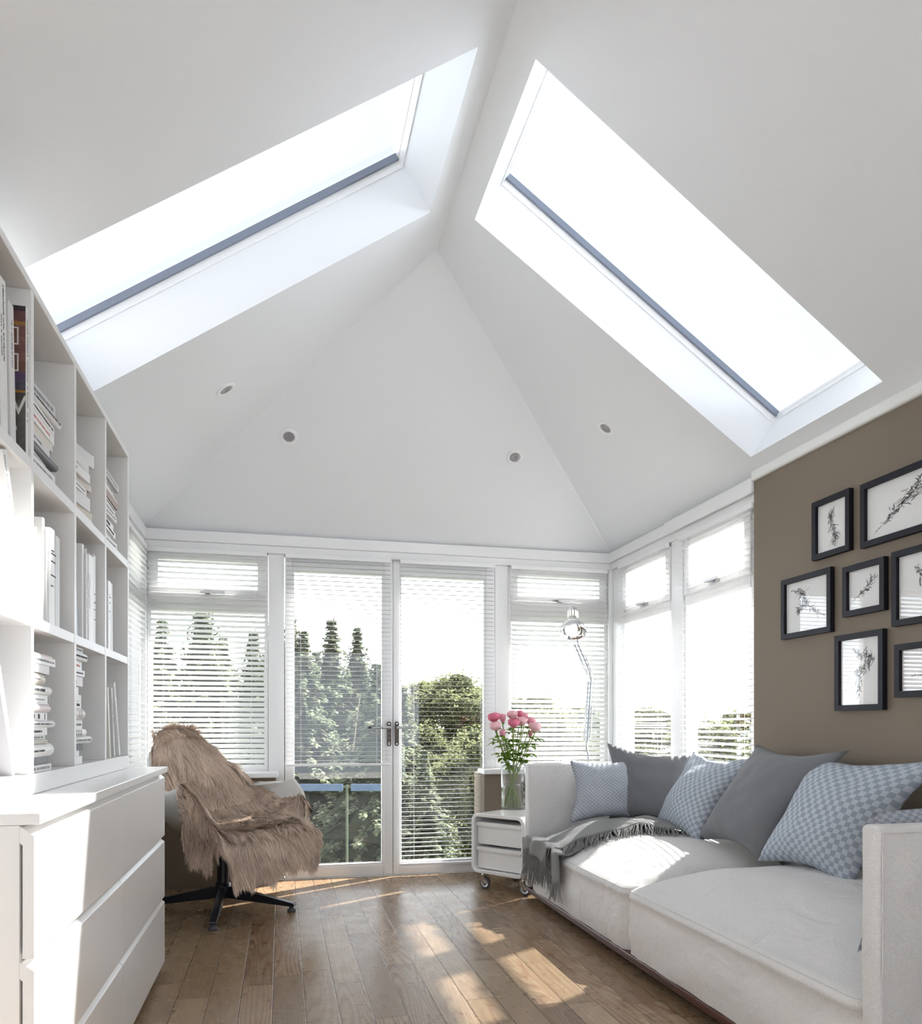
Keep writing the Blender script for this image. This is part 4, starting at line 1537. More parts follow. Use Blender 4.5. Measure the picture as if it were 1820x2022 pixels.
def seat_block(y0, y1, seed):
    """upholstered block: rounded front edge, bulging top and slack front cloth"""
    xf, xb = SX0, SX1 - 0.10
    prof = []
    R = 0.045
    zb, zf = 0.066, 0.318
    # front face upwards, round shoulder, then the top
    for i in range(9):
        prof.append(('f', i / 8))
    for i in range(1, 7):
        prof.append(('r', i / 6))
    for i in range(1, 25):
        prof.append(('t', i / 24))
    rows = []
    ny = 48
    for (k, t) in prof:
        row = []
        for j in range(ny + 1):
            s = j / ny
            # concentrate samples at the ends
            s = 0.5 - 0.5 * math.cos(PI * s)
            e = min(s, 1 - s) * (y1 - y0)
            rnd = 1 - max(0, 1 - e / 0.05) ** 2.2
            y = y0 + s * (y1 - y0)
            nz = noise.noise(Vector((y * 2.2, t * 1.5, seed)))
            if k == 'f':
                x = xf + 0.012 * (1 - math.sin(PI * min(1, t * 1.1 + 0.05))) + (1 - rnd) * 0.04
                x += 0.008 * noise.noise(Vector((y * 6 + t * 1.5, t * 2.0, seed + 5))) - 0.010 * max(0, 1 - e / 0.28) * math.sin((e * 1.2 + t * 0.25) * 60) * 0.35
                z = zb + (zf - R - zb) * t
            elif k == 'r':
                a = t * PI / 2
                x = xf + R * (1 - math.cos(a)) + (1 - rnd) * 0.04
                z = zf - R + R * math.sin(a)
            else:
                x = xf + R + (xb - xf - R) * t
                bul = 0.115 * math.sin(PI / 2 * min(1.0, t / 0.5))
                bul *= (0.35 + 0.65 * (1 - abs(2 * s - 1) ** 3.2))
                z = zf + bul * rnd ** 0.5 - (1 - rnd) * 0.03
                z += 0.006 * noise.noise(Vector((x * 6, y * 5, seed)))
            row.append((x - sl.x, y + 0.004 * nz * (1 if 0.02 < s < 0.98 else 0) - sl.y, z))
        rows.append(row)
    m = MB()
    m.grid(rows)
    # ends and the underside close the block
    for j in (0, ny):
        col = [r_[j] for r_ in rows]
        base = (SX1 - 0.10 - sl.x, col[0][1], zb)
        m.add(col + [base], [tuple(range(len(col) + 1))])
    m.build('seat', MT_SOFA, sofa)
    # welt along the front top edge
    m = MB()
    pts = []
    for j in range(2, ny - 1):
        p = rows[11][j]
        pts.append((p[0] - 0.001, p[1], p[2] + 0.001))
    m.tube(pts, 0.0014, 6)
    m.build('piping', MT_SOFA, sofa)


YMID = 2.722
seat_block(YMID + 0.002, SYF - 0.002, 3)
seat_block(SYN + 0.002, YMID - 0.002, 8)


def pad(name, x0, x1, y0, y1, z0, z1, r, mat, parent, wr=0.004, seed=0, off=sl):
    """soft rounded slab: a box with rounded edges and slightly slack cloth"""
    bm = bmesh.new()
    bmesh.ops.create_cube(bm, size=1.0)
    for v in bm.verts:
        v.co = Vector(((x0 + x1) / 2 + v.co.x * (x1 - x0), (y0 + y1) / 2 + v.co.y * (y1 - y0), (z0 + z1) / 2 + v.co.z * (z1 - z0)))
    bmesh.ops.bevel(bm, geom=list(bm.edges), offset=r, segments=4, affect='EDGES', profile=0.5)
    bmesh.ops.subdivide_edges(bm, edges=[e for e in bm.edges if e.calc_length() > 0.15], cuts=10, use_grid_fill=True)
    for v in bm.verts:
        n_ = v.co * 6
        v.co += Vector((noise.noise(n_), noise.noise(n_ + Vector((9, 2, seed))), noise.noise(n_ + Vector((4, 7, seed))))) * wr
        v.co -= off
    me = bpy.data.meshes.new(name)
    bm.to_mesh(me)
    bm.free()
    for p in me.polygons:
        p.use_smooth = True
    me.materials.append(mat)
    o = bpy.data.objects.new(name, me)
    COL.objects.link(o)
    o.parent = parent
    return o


pad('armrest', SX0 - 0.002, SX1, SYF, SYF + 0.07, 0.0685, 0.742, 0.016, MT_SOFA, sofa, 0.003, 1)
pad('armrest', SX0 + 0.002, SX1, SYN - 0.052, SYN, 0.0685, 0.722, 0.014, MT_SOFA, sofa, 0.003, 2)
pad('backrest', SX1 - 0.045, SX1, SYN + 0.001, SYF - 0.001, 0.0685, 0.60, 0.02, MT_SOFA, sofa, 0.004, 3)
# piping seam on the near armrest
m = MB()
for (xx, zz0, zz1) in ((SX0 + 0.016, 0.09, 0.706),):
    m.tube([(xx - sl.x, SYN - 0.053 - sl.y, zz0), (xx - sl.x, SYN - 0.053 - sl.y, zz1)], 0.002, 6)
m.tube([(SX0 + 0.016 - sl.x, SYN - 0.053 - sl.y, 0.706), (SX1 - 0.02 - sl.x, SYN - 0.053 - sl.y, 0.706)], 0.002, 6)
m.build('piping', MT_SOFA, sofa)


# ================================================================ cushions
def cushion(BL, BR, TR, TL, bulge, mat, label, seed=1, sag=0.03, n=26, group='cushions on the sofa', pin=0.085):
    BL, BR, TR, TL = map(Vector, (BL, BR, TR, TL))
    nrm = (BR - BL).cross(TL - BL).normalized()
    org = (BL + BR) / 2
    front = 1 if nrm.dot(Vector((-1, -1, 0.3))) > 0 else -1
    def side(sg):
        rows = []
        for i in range(n + 1):
            v = i / n
            row = []
            for j in range(n + 1):
                u = j / n
                # sides drawn in between the corners
                uu = u + pin * (0.5 - u) * 2 * math.sin(PI * v) ** 1.2 * (abs(2 * u - 1)) ** 2
                vv = v + pin * (0.5 - v) * 2 * math.sin(PI * u) ** 1.2 * (abs(2 * v - 1)) ** 2
                p = (BL * (1 - uu) + BR * uu) * (1 - vv) + (TL * (1 - uu) + TR * uu) * vv
                eu, ev = 1 - abs(2 * u - 1) ** 2.4, 1 - abs(2 * v - 1) ** 2.4
                h = bulge * (max(0, eu) ** 0.62) * (max(0, ev) ** 0.62)
                h *= 1.15 - 0.35 * v      # filling settles down
                q = Vector((u * 3.1, v * 3.1, seed * 3.3 + sg))
                wr = noise.noise(q) * 0.16 + 0.10 * abs(noise.noise(q * 2.3))
                edge = min(u, 1 - u, v, 1 - v)
                h *= 1 - wr * 0.8
                p = p + nrm * sg * h * (1.12 if sg == front else 0.62)
                if 0 < edge:
                    p = p + Vector((noise.noise(q * 2), noise.noise(q * 2 + Vector((5, 1, 1))), noise.noise(q * 2 + Vector((1, 8, 2))))) * 0.006
                row.append(p - org)
            rows.append(row)
        return rows
    m = MB()
    a = side(1)
    b = side(-1)
    for r_ in range(n + 1):
        for j in (0, n):
            b[r_][j] = a[r_][j]
    for j in range(n + 1):
        b[0][j] = a[0][j]
        b[n][j] = a[n][j]
    m.grid(a)
    m.grid([row[::-1] for row in b])
    o = m.build('cushion', mat, loc=org, merge=True)
    return tag(o, label, 'cushion', group)


def gpx(px, py, ax, val):
    """point on the plane axis=val that the photo shows at (px, py); used once, for laying things out"""
    t = (px - 910.0) / F_PX
    d = Vector((math.sin(YAW) + math.cos(YAW) * t, math.cos(YAW) - math.sin(YAW) * t, (HOR - py) / F_PX))
    k = (val - (0, 0, EYE)[ax]) / d[ax]
    return Vector((0, 0, EYE)) + d * k


c1 = cushion((1.467, 3.715, 0.435), (1.878, 3.70, 0.440), (1.926, 3.74, 0.785), (1.510, 3.82, 0.755), 0.050, MT_CHECKS, 'small blue checked cushion leaning on the far armrest by the throw', 2, group=None)
c2 = cushion((1.73, 3.81, 0.44), (1.985, 3.40, 0.43), (2.060, 3.53, 0.790), (1.748, 3.872, 0.848), 0.055, MT_GREYC, 'dark grey cushion in the sofa corner behind the small checked one', 5, group=None)
c3 = cushion((1.875, 3.56, 0.425), (1.835, 3.10, 0.400), (2.04, 2.95, 0.805), (2.01, 3.42, 0.815), 0.080, MT_CHECK, 'blue checked cushion between the two plain grey cushions', 7, group=None)
c4 = cushion((1.865, 3.14, 0.420), (1.835, 2.62, 0.415), (2.035, 2.38, 0.855), (2.045, 2.95, 0.862), 0.090, MT_GREYC, 'large plain grey cushion in the middle of the sofa', 9, group=None)
c5 = cushion((1.820, 2.62, 0.415), (1.840, 2.15, 0.400), (2.035, 1.96, 0.845), (2.050, 2.59, 0.830), 0.090, MT_CHECK, 'large blue checked cushion leaning next to the middle grey one', 12, group=None)
c6 = cushion((1.392, 1.60, 0.385), (1.80, 1.66, 0.42), (1.93, 1.565, 0.84), (1.405, 1.565, 0.735), 0.050, MT_CHECKS, 'small checked cushion tucked inside the near armrest', 15, group=None)
c7 = cushion((1.99, 2.02, 0.43), (1.97, 1.74, 0.43), (2.075, 1.66, 0.86), (2.090, 1.93, 0.86), 0.035, MT_GREYC, 'grey cushion at the near end behind the checked ones', 17, group=None)


# ================================================================ fringed throw
def seat_top(x, y):
    t = (x - SX0 - 0.035) / (SX1 - 0.10 - SX0 - 0.035)
    if t <= 0:
        return 0.318
    y0, y1 = (YMID, SYF) if y > YMID else (SYN, YMID)
    s = (y - y0) / (y1 - y0)
    b = 0.115 * math.sin(PI / 2 * min(1.0, t / 0.5)) * (0.35 + 0.65 * (1 - abs(2 * s - 1) ** 3.2))
    return 0.318 + b


thr = thing('throw_blanket', 'grey wool throw with fringed ends at the far end of the sofa', 'blanket', (1.5, 3.6, 0.43))
tl_ = Vector(thr.location)


def drape(x, y, lift):
    """a point of cloth lying on the seat; x < front edge hangs down"""
    edge = SX0 + 0.02
    if x >= edge:
        return Vector((x, y, seat_top(x, y) + lift))
    d = edge - x
    return Vector((SX0 - 0.010 - lift - 0.012 * math.sin(y * 30), y, 0.335 + lift - d))


def cloth(fn, nu, nv, th=0.006):
    rows = [[fn(j / nu, i / nv) - tl_ for j in range(nu + 1)] for i in range(nv + 1)]
    m = MB()
    m.grid(rows)
    o = m.build('woven_cloth', MT_THROW, thr)
    s = o.modifiers.new('solid', 'SOLIDIFY')
    s.thickness = th
    s.offset = 0
    return rows


def fringe(pts, dirs, length, seed, n_per=1):
    r = random.Random(seed)
    m = MB()
    for (p, d) in zip(pts, dirs):
        p = Vector(p)
        L = length * r.uniform(0.8, 1.15)
        q = [p]
        cur = p
        dd = Vector(d).normalized()
        for k in range(4):
            dd = (dd + Vector((r.gauss(0, .12), r.gauss(0, .12), -0.10 + r.gauss(0, .06)))).normalized()
            cur = cur + dd * L / 4
            # stay outside the seat block
            w_ = cur + tl_
            if w_.x > SX0 + 0.03 and w_.z < seat_top(w_.x, w_.y) + 0.006:
                cur.z += seat_top(w_.x, w_.y) + 0.006 - w_.z
            elif w_.x <= SX0 + 0.03 and w_.x > SX0 - 0.012 and w_.z < 0.33:
                cur.x = SX0 - 0.012 - tl_.x
            q.append(cur.copy())
        m.tube(q, [0.0022, 0.0024, 0.0022, 0.0020, 0.0012], 5)
    m.build('fringe', MT_THROW, thr)


# under layer: lies across the seat end and hangs over the front edge
def under(u, v):
    # u: along the sofa from the far armrest towards the camera, v: from the backrest to the hanging hem
    y = SYF - 0.015 - u * (0.42 + 0.10 * v)
    x = 1.98 - v * (0.80 + 0.02 * math.sin(u * 9))
    p = drape(x, y, 0.012 + 0.006 * math.sin(u * 14 + v * 5))
    p += Vector((0, 0, 0.010 * noise.noise(Vector((u * 4, v * 5, 2))) + 0.006))
    if x < SX0 + 0.02:
        p.x -= 0.012 * math.sin(u * 11 + 1) ** 2
    return p
rows = cloth(under, 30, 44)
hem = rows[-1]
pts, dirs = [], []
for k in range(80):
    f = k / 79 * 30
    j = min(29, int(f))
    pts.append(Vector(hem[j]).lerp(Vector(hem[j + 1]), f - j))
    dirs.append((-0.05, 0.0, -1))
fringe(pts, dirs, 0.085, 4)

# upper fold: a second layer lying slantwise with its fringe along the near edge
def upper(u, v):
    # v runs from front hang to the back of the seat; u from the armrest side to the fringed hem
    a = Vector((1.245, 3.80, 0)).lerp(Vector((1.96, 3.70, 0)), v)
    b = Vector((1.215, 3.52, 0)).lerp(Vector((1.90, 3.20, 0)), v)
    q = a.lerp(b, u)
    p = drape(q.x, q.y, 0.030 + 0.008 * math.sin(v * 16 + u * 3))
    p.z += 0.014 * noise.noise(Vector((u * 3, v * 7, 6))) + 0.012 * math.sin(u * PI) + 0.004
    if q.x < SX0 + 0.02:
        p.x -= 0.01 + 0.012 * math.sin(u * 8) ** 2
    return p
rows = cloth(upper, 26, 46)
pts, dirs = [], []
for k in range(120):
    f = k / 119 * 46
    i = min(45, int(f))
    pts.append(Vector(rows[i][-1]).lerp(Vector(rows[i + 1][-1]), f - i))
    if f < 8:
        dirs.append((-0.25, -0.25, -1))
    else:
        dirs.append((-0.45, -1, -0.25))
fringe(pts, dirs, 0.095, 9)
pts = [Vector(rows[0][0]).lerp(Vector(rows[0][-1]), k / 39) for k in range(40)]
fringe(pts, [(-0.05, -0.05, -1)] * 40, 0.085, 12)
# ================================================================ the armchair
HUB = Vector((-0.294, 4.072, 0.0))
fd = Vector((0.72, -0.69, 0)).normalized()
sd_ = Vector((fd.y, -fd.x, 0))           # towards the drawer chests
ch = thing('shell_armchair', 'grey shell swivel armchair on a black four star base', 'armchair', HUB, (0, 0, 0))


def L2(f, s, z):
    """armchair space -> offset from the hub"""
    return fd * f + sd_ * s + Vector((0, 0, z))


PROF = [  # v, forward, height, half width, side lift, side forward
    (0.00, -0.365, 0.900, 0.120, -0.050, 0.01),
    (0.10, -0.350, 0.860, 0.175, -0.050, 0.03),
    (0.25, -0.310, 0.750, 0.235, -0.030, 0.07),
    (0.42, -0.255, 0.610, 0.300, 0.000, 0.16),
    (0.58, -0.190, 0.480, 0.360, 0.150, 0.24),
    (0.70, -0.090, 0.415, 0.370, 0.240, 0.22),
    (0.84, 0.090, 0.405, 0.350, 0.190, 0.12),
    (0.94, 0.230, 0.415, 0.330, 0.090, 0.03),
    (1.00, 0.300, 0.425, 0.300, 0.020, 0.00)]


def prof(v):
    v = min(max(v, 0), 1)
    for a, b in zip(PROF[:-1], PROF[1:]):
        if v <= b[0] + 1e-9:
            t = (v - a[0]) / (b[0] - a[0])
            t = t * t * (3 - 2 * t) * 0.35 + t * 0.65
            return [a[i] + (b[i] - a[i]) * t for i in range(1, 6)]
    return list(PROF[-1][1:])


def shell_pt(a, v):
    f, z, w_, h, g = prof(v)
    aa = max(-1, min(1, a))
    s = w_ * math.sin(aa * PI / 2)
    return L2(f + g * abs(aa) ** 2.2, s, z + h * abs(aa) ** 2.4)


NA, NV = 28, 34
rows = [[shell_pt(-1 + 2 * j / NA, i / NV) for j in range(NA + 1)] for i in range(NV + 1)]
m = MB()
m.grid(rows)
shell = m.build('seat_shell', MT_SHELL, ch)
s = shell.modifiers.new('solid', 'SOLIDIFY')
s.thickness = 0.022
s.offset = -1
bm_ = shell.modifiers.new('bev', 'BEVEL')
bm_.width = 0.006
bm_.segments = 2
bm_.limit_method = 'ANGLE'
m = MB()
m.tube([(0, 0, 0.075), (0, 0, 0.36)], 0.030, 16)
m.lathe([(0.034, 0.075), (0.038, 0.085), (0.038, 0.135), (0.031, 0.14)], 20)
m.build('column', MT_BLACK, ch)
m = MB()
m.lathe([(0.0, 0.345), (0.11, 0.350), (0.13, 0.368), (0.12, 0.385), (0.0, 0.39)], 20)
m.build('seat_mount', MT_BLACK, ch)
for (fx, fy) in ((0.354, -0.138), (-0.015, -0.419), (-0.40, 0.046), (0.048, 0.30)):
    ang = math.atan2(fy, fx)
    ln = math.hypot(fx, fy) if fy < 0.29 else 0.40
    M = Matrix.Rotation(ang, 4, 'Z')
    m = MB()
    m.prism([(0.02, 0.062), (0.02, 0.118), (0.05, 0.118), (ln, 0.045), (ln + 0.008, 0.034), (ln, 0.026)], 'y', -0.016, 0.016, M)
    lg = m.build('leg', MT_BLACK, ch, bevel=0.006)
    m = MB()
    m.lathe([(0.0, 0.0), (0.020, 0.0), (0.022, 0.004), (0.022, 0.012), (0.012, 0.016), (0.012, 0.03), (0, 0.03)], 16, Matrix.Translation((math.cos(ang) * (ln - 0.012), math.sin(ang) * (ln - 0.012), 0)))
    m.build('foot_glide', MT_RUBBER, lg)


# ---- the sheepskin thrown over it
def skin_pt(a, v):
    """a across (beyond +-1 it hangs over the arm), v from the head of the back (0) to the seat front (1) and on, hanging"""
    vv = min(v, 1.0)
    base = shell_pt(a, vv)
    lift = Vector((0, 0, 0.012)) + fd * (0.018 * (1 - vv))
    p = base + lift
    if v < 0:
        p = p + Vector((0, 0, 0.02 * math.sin(min(1, -v * 8) * PI / 2))) - fd * (-v * 0.35) - Vector((0, 0, max(0, -v - 0.08) * 0.8))
    if abs(a) > 1:
        e = abs(a) - 1
        sg = 1 if a > 0 else -1
        p = p + sd_ * sg * (0.035 * math.sin(min(1, e * 4) * PI / 2) + 0.02 * e) + Vector((0, 0, 0.020 * math.sin(min(1, e * 3) * PI) - 0.42 * max(0, e - 0.08)))
    if v > 1:
        e = v - 1
        p = p + fd * (0.05 * math.sin(min(1, e * 6) * PI / 2) + 0.06 * e) + Vector((0, 0, -0.62 * e ** 1.1))
    return p


def inside_skin(a, v):
    """outline of the hide in (a, v)"""
    if v < -0.12 or v > 1.50:
        return False
    def lerp(tab, x):
        for (x0, y0), (x1, y1) in zip(tab[:-1], tab[1:]):
            if x <= x1:
                return y0 + (y1 - y0) * max(0, (x - x0)) / (x1 - x0)
        return tab[-1][1]
    lo = lerp([(-1, -1.05), (0.34, -1.05), (0.48, -0.90), (0.60, -0.78), (0.74, -0.78), (0.84, -0.92), (0.92, -1.02), (2, -1.06)], v)
    hi = lerp([(-1, 1.06), (0.36, 1.06), (0.48, 0.66), (0.60, 0.66), (0.70, 1.10), (0.80, 1.58), (0.98, 1.50), (1.10, 1.1), (2, 1.0)], v)
    wob = 0.05 * math.sin(v * 23) + 0.04 * math.sin(v * 51 + 1)
    hem = lerp([(-2, 1.34), (0.2, 1.36), (0.6, 1.42), (0.9, 1.34), (1.15, 1.12), (2, 1.08)], a) + 0.03 * math.sin(a * 8 + .5) + 0.02 * math.sin(a * 19)
    return lo - wob * 0.3 < a < hi + wob * 0.6 and v < hem


rf = random.Random(21)
m = MB()
ga, gv = 80, 124
P = {}
quads = []
for i in range(gv):
    for j in range(ga):
        a0, v0 = -1.3 + 3.0 * j / ga, -0.12 + 1.62 * i / gv
        a1, v1 = -1.3 + 3.0 * (j + 1) / ga, -0.12 + 1.62 * (i + 1) / gv
        if inside_skin((a0 + a1) / 2, (v0 + v1) / 2):
            quads.append(((a0, v0), (a1, v0), (a1, v1), (a0, v1)))
vid = {}
V = []
Fq = []
for q in quads:
    idx = []
    for c in q:
        k = (round(c[0], 4), round(c[1], 4))
        if k not in vid:
            vid[k] = len(V)
            V.append(skin_pt(*c))
        idx.append(vid[k])
    Fq.append(idx)
hide = leaf_mesh('hide', [tuple(p) for p in V], Fq, [0.12 + 0.1 * rf.random() for _ in Fq], MT_FUR)
skin = bpy.data.objects.new('sheepskin_throw', hide)
COL.objects.link(skin)
skin.location = HUB
tag(skin, 'shaggy brown long haired sheepskin thrown over the grey armchair', 'sheepskin')

# the pile: every lock of hair is a thin tapering ribbon of four joints
SV, SF, SR = [], [], []
count = 0
down = Vector((0, 0, -1))
targets = 52000
while count < targets:
    a = rf.uniform(-1.25, 1.68)
    v = rf.uniform(-0.12, 1.46)
    # denser where the sheet is longer
    if not inside_skin(a, v):
        continue
    p = skin_pt(a, v)
    pu = skin_pt(a + 0.01, v)
    pv = skin_pt(a, v + 0.01)
    nrm = (pu - p).cross(pv - p)
    if nrm.length < 1e-9:
        continue
    nrm.normalize()
    if nrm.dot(fd + Vector((0, 0, 0.8))) < 0 and abs(a) <= 1:
        nrm = -nrm
    if abs(a) > 1.05:
        nrm = sd_ * (1 if a > 0 else -1) + Vector((0, 0, 0.25))
        nrm.normalize()
    if v > 1.03:
        nrm = (fd + Vector((0, 0, 0.15))).normalized()
    n1 = noise.noise(p * 9.0)
    n2 = noise.noise(p * 9.0 + Vector((7, 3, 1)))
    n3 = noise.noise(p * 26.0 + Vector((1, 9, 4)))
    n4 = noise.noise(p * 26.0 + Vector((5, 2, 8)))
    tanv = (pv - p).normalized()
    tana = (pu - p).normalized()
    flow = tanv * (0.75 + 0.4 * n1) + tana * (0.9 * n2 + 0.5 * n3) + down * 0.25
    flow = (flow - nrm * flow.dot(nrm)).normalized()
    L = 0.058 * rf.uniform(0.65, 1.25) * (1 + 0.3 * n1)
    d = (nrm * (0.75 + 0.35 * n4) + flow * 0.8).normalized()
    cur = p + nrm * 0.001
    pts_ = [cur]
    for k in range(4):
        d = (d + flow * (0.42 + 0.25 * n3) + down * 0.10 + Vector((rf.gauss(0, .10), rf.gauss(0, .10), rf.gauss(0, .10)))).normalized()
        nxt = pts_[-1] + d * (L / 4) * 1.1
        pts_.append(nxt)
    wd = rf.uniform(0.0011, 0.0020)
    side = d.cross(nrm)
    if side.length < 1e-5:
        side = tana
    side = side.normalized()
    k0 = len(SV)
    for k, q in enumerate(pts_):
        w_ = wd * (1.0, 1.0, 0.85, 0.6, 0.12)[k]
        SV.append(tuple(q - side * w_))
        SV.append(tuple(q + side * w_))
    tone = 0.42 + 0.28 * n1 + 0.22 * n3 + rf.uniform(-0.16, 0.16)
    for k in range(4):
        b = k0 + 2 * k
        SF.append((b, b + 1, b + 3, b + 2))
        SR.append(min(1, max(0, tone - 0.18 + 0.12 * k)))
    count += 1
pile = bpy.data.objects.new('long_hair', leaf_mesh('long_hair', SV, SF, SR, MT_FUR))
pile.data.polygons.foreach_set('use_smooth', [True] * len(pile.data.polygons))
COL.objects.link(pile)
pile.parent = skin

# ================================================================ trolley cabinet
A0 = Vector((1.07, 4.25, 0))
dd = Vector((0.6, -0.8, 0))
bb = Vector((0.8, 0.6, 0))
ang = math.atan2(dd.y, dd.x)
tr = thing('bedside_trolley', 'white rounded two drawer trolley cabinet on castors', 'cabinet', A0, (0, 0, ang))
CW, CD, CZ0, CZ1 = 0.372, 0.40, 0.098, 0.440
def rrect(x0, x1, z0, z1, r, n=8):
    out = []
    for (cx, cz, s0) in ((x1 - r, z0 + r, -90), (x1 - r, z1 - r, 0), (x0 + r, z1 - r, 90), (x0 + r, z0 + r, 180)):
        for k in range(n + 1):
            t = math.radians(s0 + 90 * k / n)
            out.append((cx + r * math.cos(t), cz + r * math.sin(t)))
    return out
o_ = rrect(0, CW, CZ0, CZ1, 0.045)
i_ = rrect(0.020, CW - 0.020, CZ0 + 0.020, CZ1 - 0.020, 0.028)
m = MB()
n = len(o_)
vs = [(x, 0, z) for x, z in o_] + [(x, 0, z) for x, z in i_] + [(x, CD, z) for x, z in o_] + [(x, CD, z) for x, z in i_]
fs = []
for k in range(n):
    k2 = (k + 1) % n
    fs += [(k, k2, n + k2, n + k), (2 * n + k, 3 * n + k, 3 * n + k2, 2 * n + k2), (k, 2 * n + k, 2 * n + k2, k2), (n + k, n + k2, 3 * n + k2, 3 * n + k)]
m.add(vs, fs, smooth=False)
m.build('shell', MT_LACQ, tr, bevel=0.003)
m = MB()
m.prism(rrect(0.021, CW - 0.021, CZ0 + 0.021, CZ1 - 0.021, 0.027), 'y', CD - 0.02, CD - 0.012)
m.build('back_panel', MT_LACQ, tr)
for (z0, z1) in ((CZ0 + 0.026, CZ0 + 0.150), (CZ0 + 0.166, CZ0 + 0.292)):
    m = MB()
    m.prism(rrect(0.032, CW - 0.032, z0, z1 - 0.024, 0.012), 'y', 0.022, CD - 0.03)
    d_ = m.build('drawer', MT_LACQ, tr, bevel=0.002)
    m = MB()
    m.prism(rrect(0.030, CW - 0.030, z1 - 0.0225, z1, 0.010), 'y', 0.012, CD - 0.03)
    m.build('drawer_lip', MT_LACQ, d_, bevel=0.003)
for (x, y) in ((0.045, 0.05), (CW - 0.045, 0.05), (0.045, CD - 0.05), (CW - 0.045, CD - 0.05)):
    m = MB()
    m.tube([(x, y, CZ0), (x, y, 0.078)], 0.006, 10)
    m.prism([(x - 0.012, 0.055), (x - 0.012, 0.08), (x + 0.018, 0.08), (x + 0.024, 0.035), (x + 0.016, 0.032)], 'y', y - 0.013, y - 0.010)
    m.prism([(x - 0.012, 0.055), (x - 0.012, 0.08), (x + 0.018, 0.08), (x + 0.024, 0.035), (x + 0.016, 0.032)], 'y', y + 0.010, y + 0.013)
    m.box(x - 0.012, x + 0.018, y - 0.013, y + 0.013, 0.077, 0.081)
    c_ = m.build('castor', MT_CHROME, tr)
    m = MB()
    MW = Matrix.Translation((x + 0.018, y, 0.036)) @ Matrix.Rotation(PI / 2, 4, 'X')
    m.lathe([(0.026, -0.009), (0.034, -0.009), (0.036, -0.005), (0.036, 0.005), (0.034, 0.009), (0.026, 0.009)], 24, MW)
    m.build('tyre', MT_RUBBER, c_)
    m = MB()
    m.lathe([(0.0, -0.009), (0.006, -0.0095), (0.008, -0.006), (0.024, -0.006), (0.026, -0.009), (0.026, 0.009), (0.024, 0.006), (0.008, 0.006), (0.006, 0.0095), (0.0, 0.009)], 24, MW)
    m.build('wheel', MT_STEEL, c_)

# ================================================================ glass vase with roses
VC = Vector((1.362, 4.378, CZ1 + 0.0008))
def glass_mat(name, ior, col=(1, 1, 1), rough=0.0):
    m, nt, b = new_mat(name)
    b.inputs['Base Color'].default_value = (*col, 1)
    b.inputs['Transmission Weight'].default_value = 1.0
    b.inputs['IOR'].default_value = ior
    b.inputs['Roughness'].default_value = rough
    return m
MT_VASE = make_glass_pane('clear_glass', (0.97, 0.98, 0.98), 1.0)
MT_WATER = glass_mat('vase_water', 1.33, (0.97, 0.98, 0.97))
vase = thing('glass_vase', 'clear glass cylinder vase on the white trolley cabinet', 'vase', VC)
VR, VH = 0.074, 0.285
m = MB()
m.lathe([(0.0, 0.0), (VR - 0.004, 0.0), (VR, 0.004), (VR, VH - 0.001), (VR - 0.0015, VH), (VR - 0.003, VH - 0.001), (VR - 0.003, 0.016), (VR - 0.007, 0.012), (0.0, 0.012)], 48)
m.build('glass_body', MT_VASE, vase, merge=True)
m = MB()
m.lathe([(0.0, 0.0125), (VR - 0.0072, 0.0125), (VR - 0.0034, 0.017), (VR - 0.0034, 0.150), (0.0, 0.150)], 48)
m.build('water', MT_WATER, vase, merge=True)

MT_STEM = plain('rose_stem', srgb(112, 132, 44), 0.5)
MT_LEAF = make_attr('rose_leaf', srgb(62, 104, 30), srgb(128, 160, 50), 0.5, trans=0.3)
MT_SEPAL = plain('rose_sepal', srgb(122, 142, 60), 0.6)
def petal_mat(ca, cb):
    return make_attr('rose_petal', ca, cb, 0.6, trans=0.25)
PET = {'deep': petal_mat(srgb(206, 84, 124), srgb(232, 140, 164)), 'mid': petal_mat(srgb(216, 122, 146), srgb(238, 176, 190)), 'pale': petal_mat(srgb(226, 158, 172), srgb(244, 206, 212))}


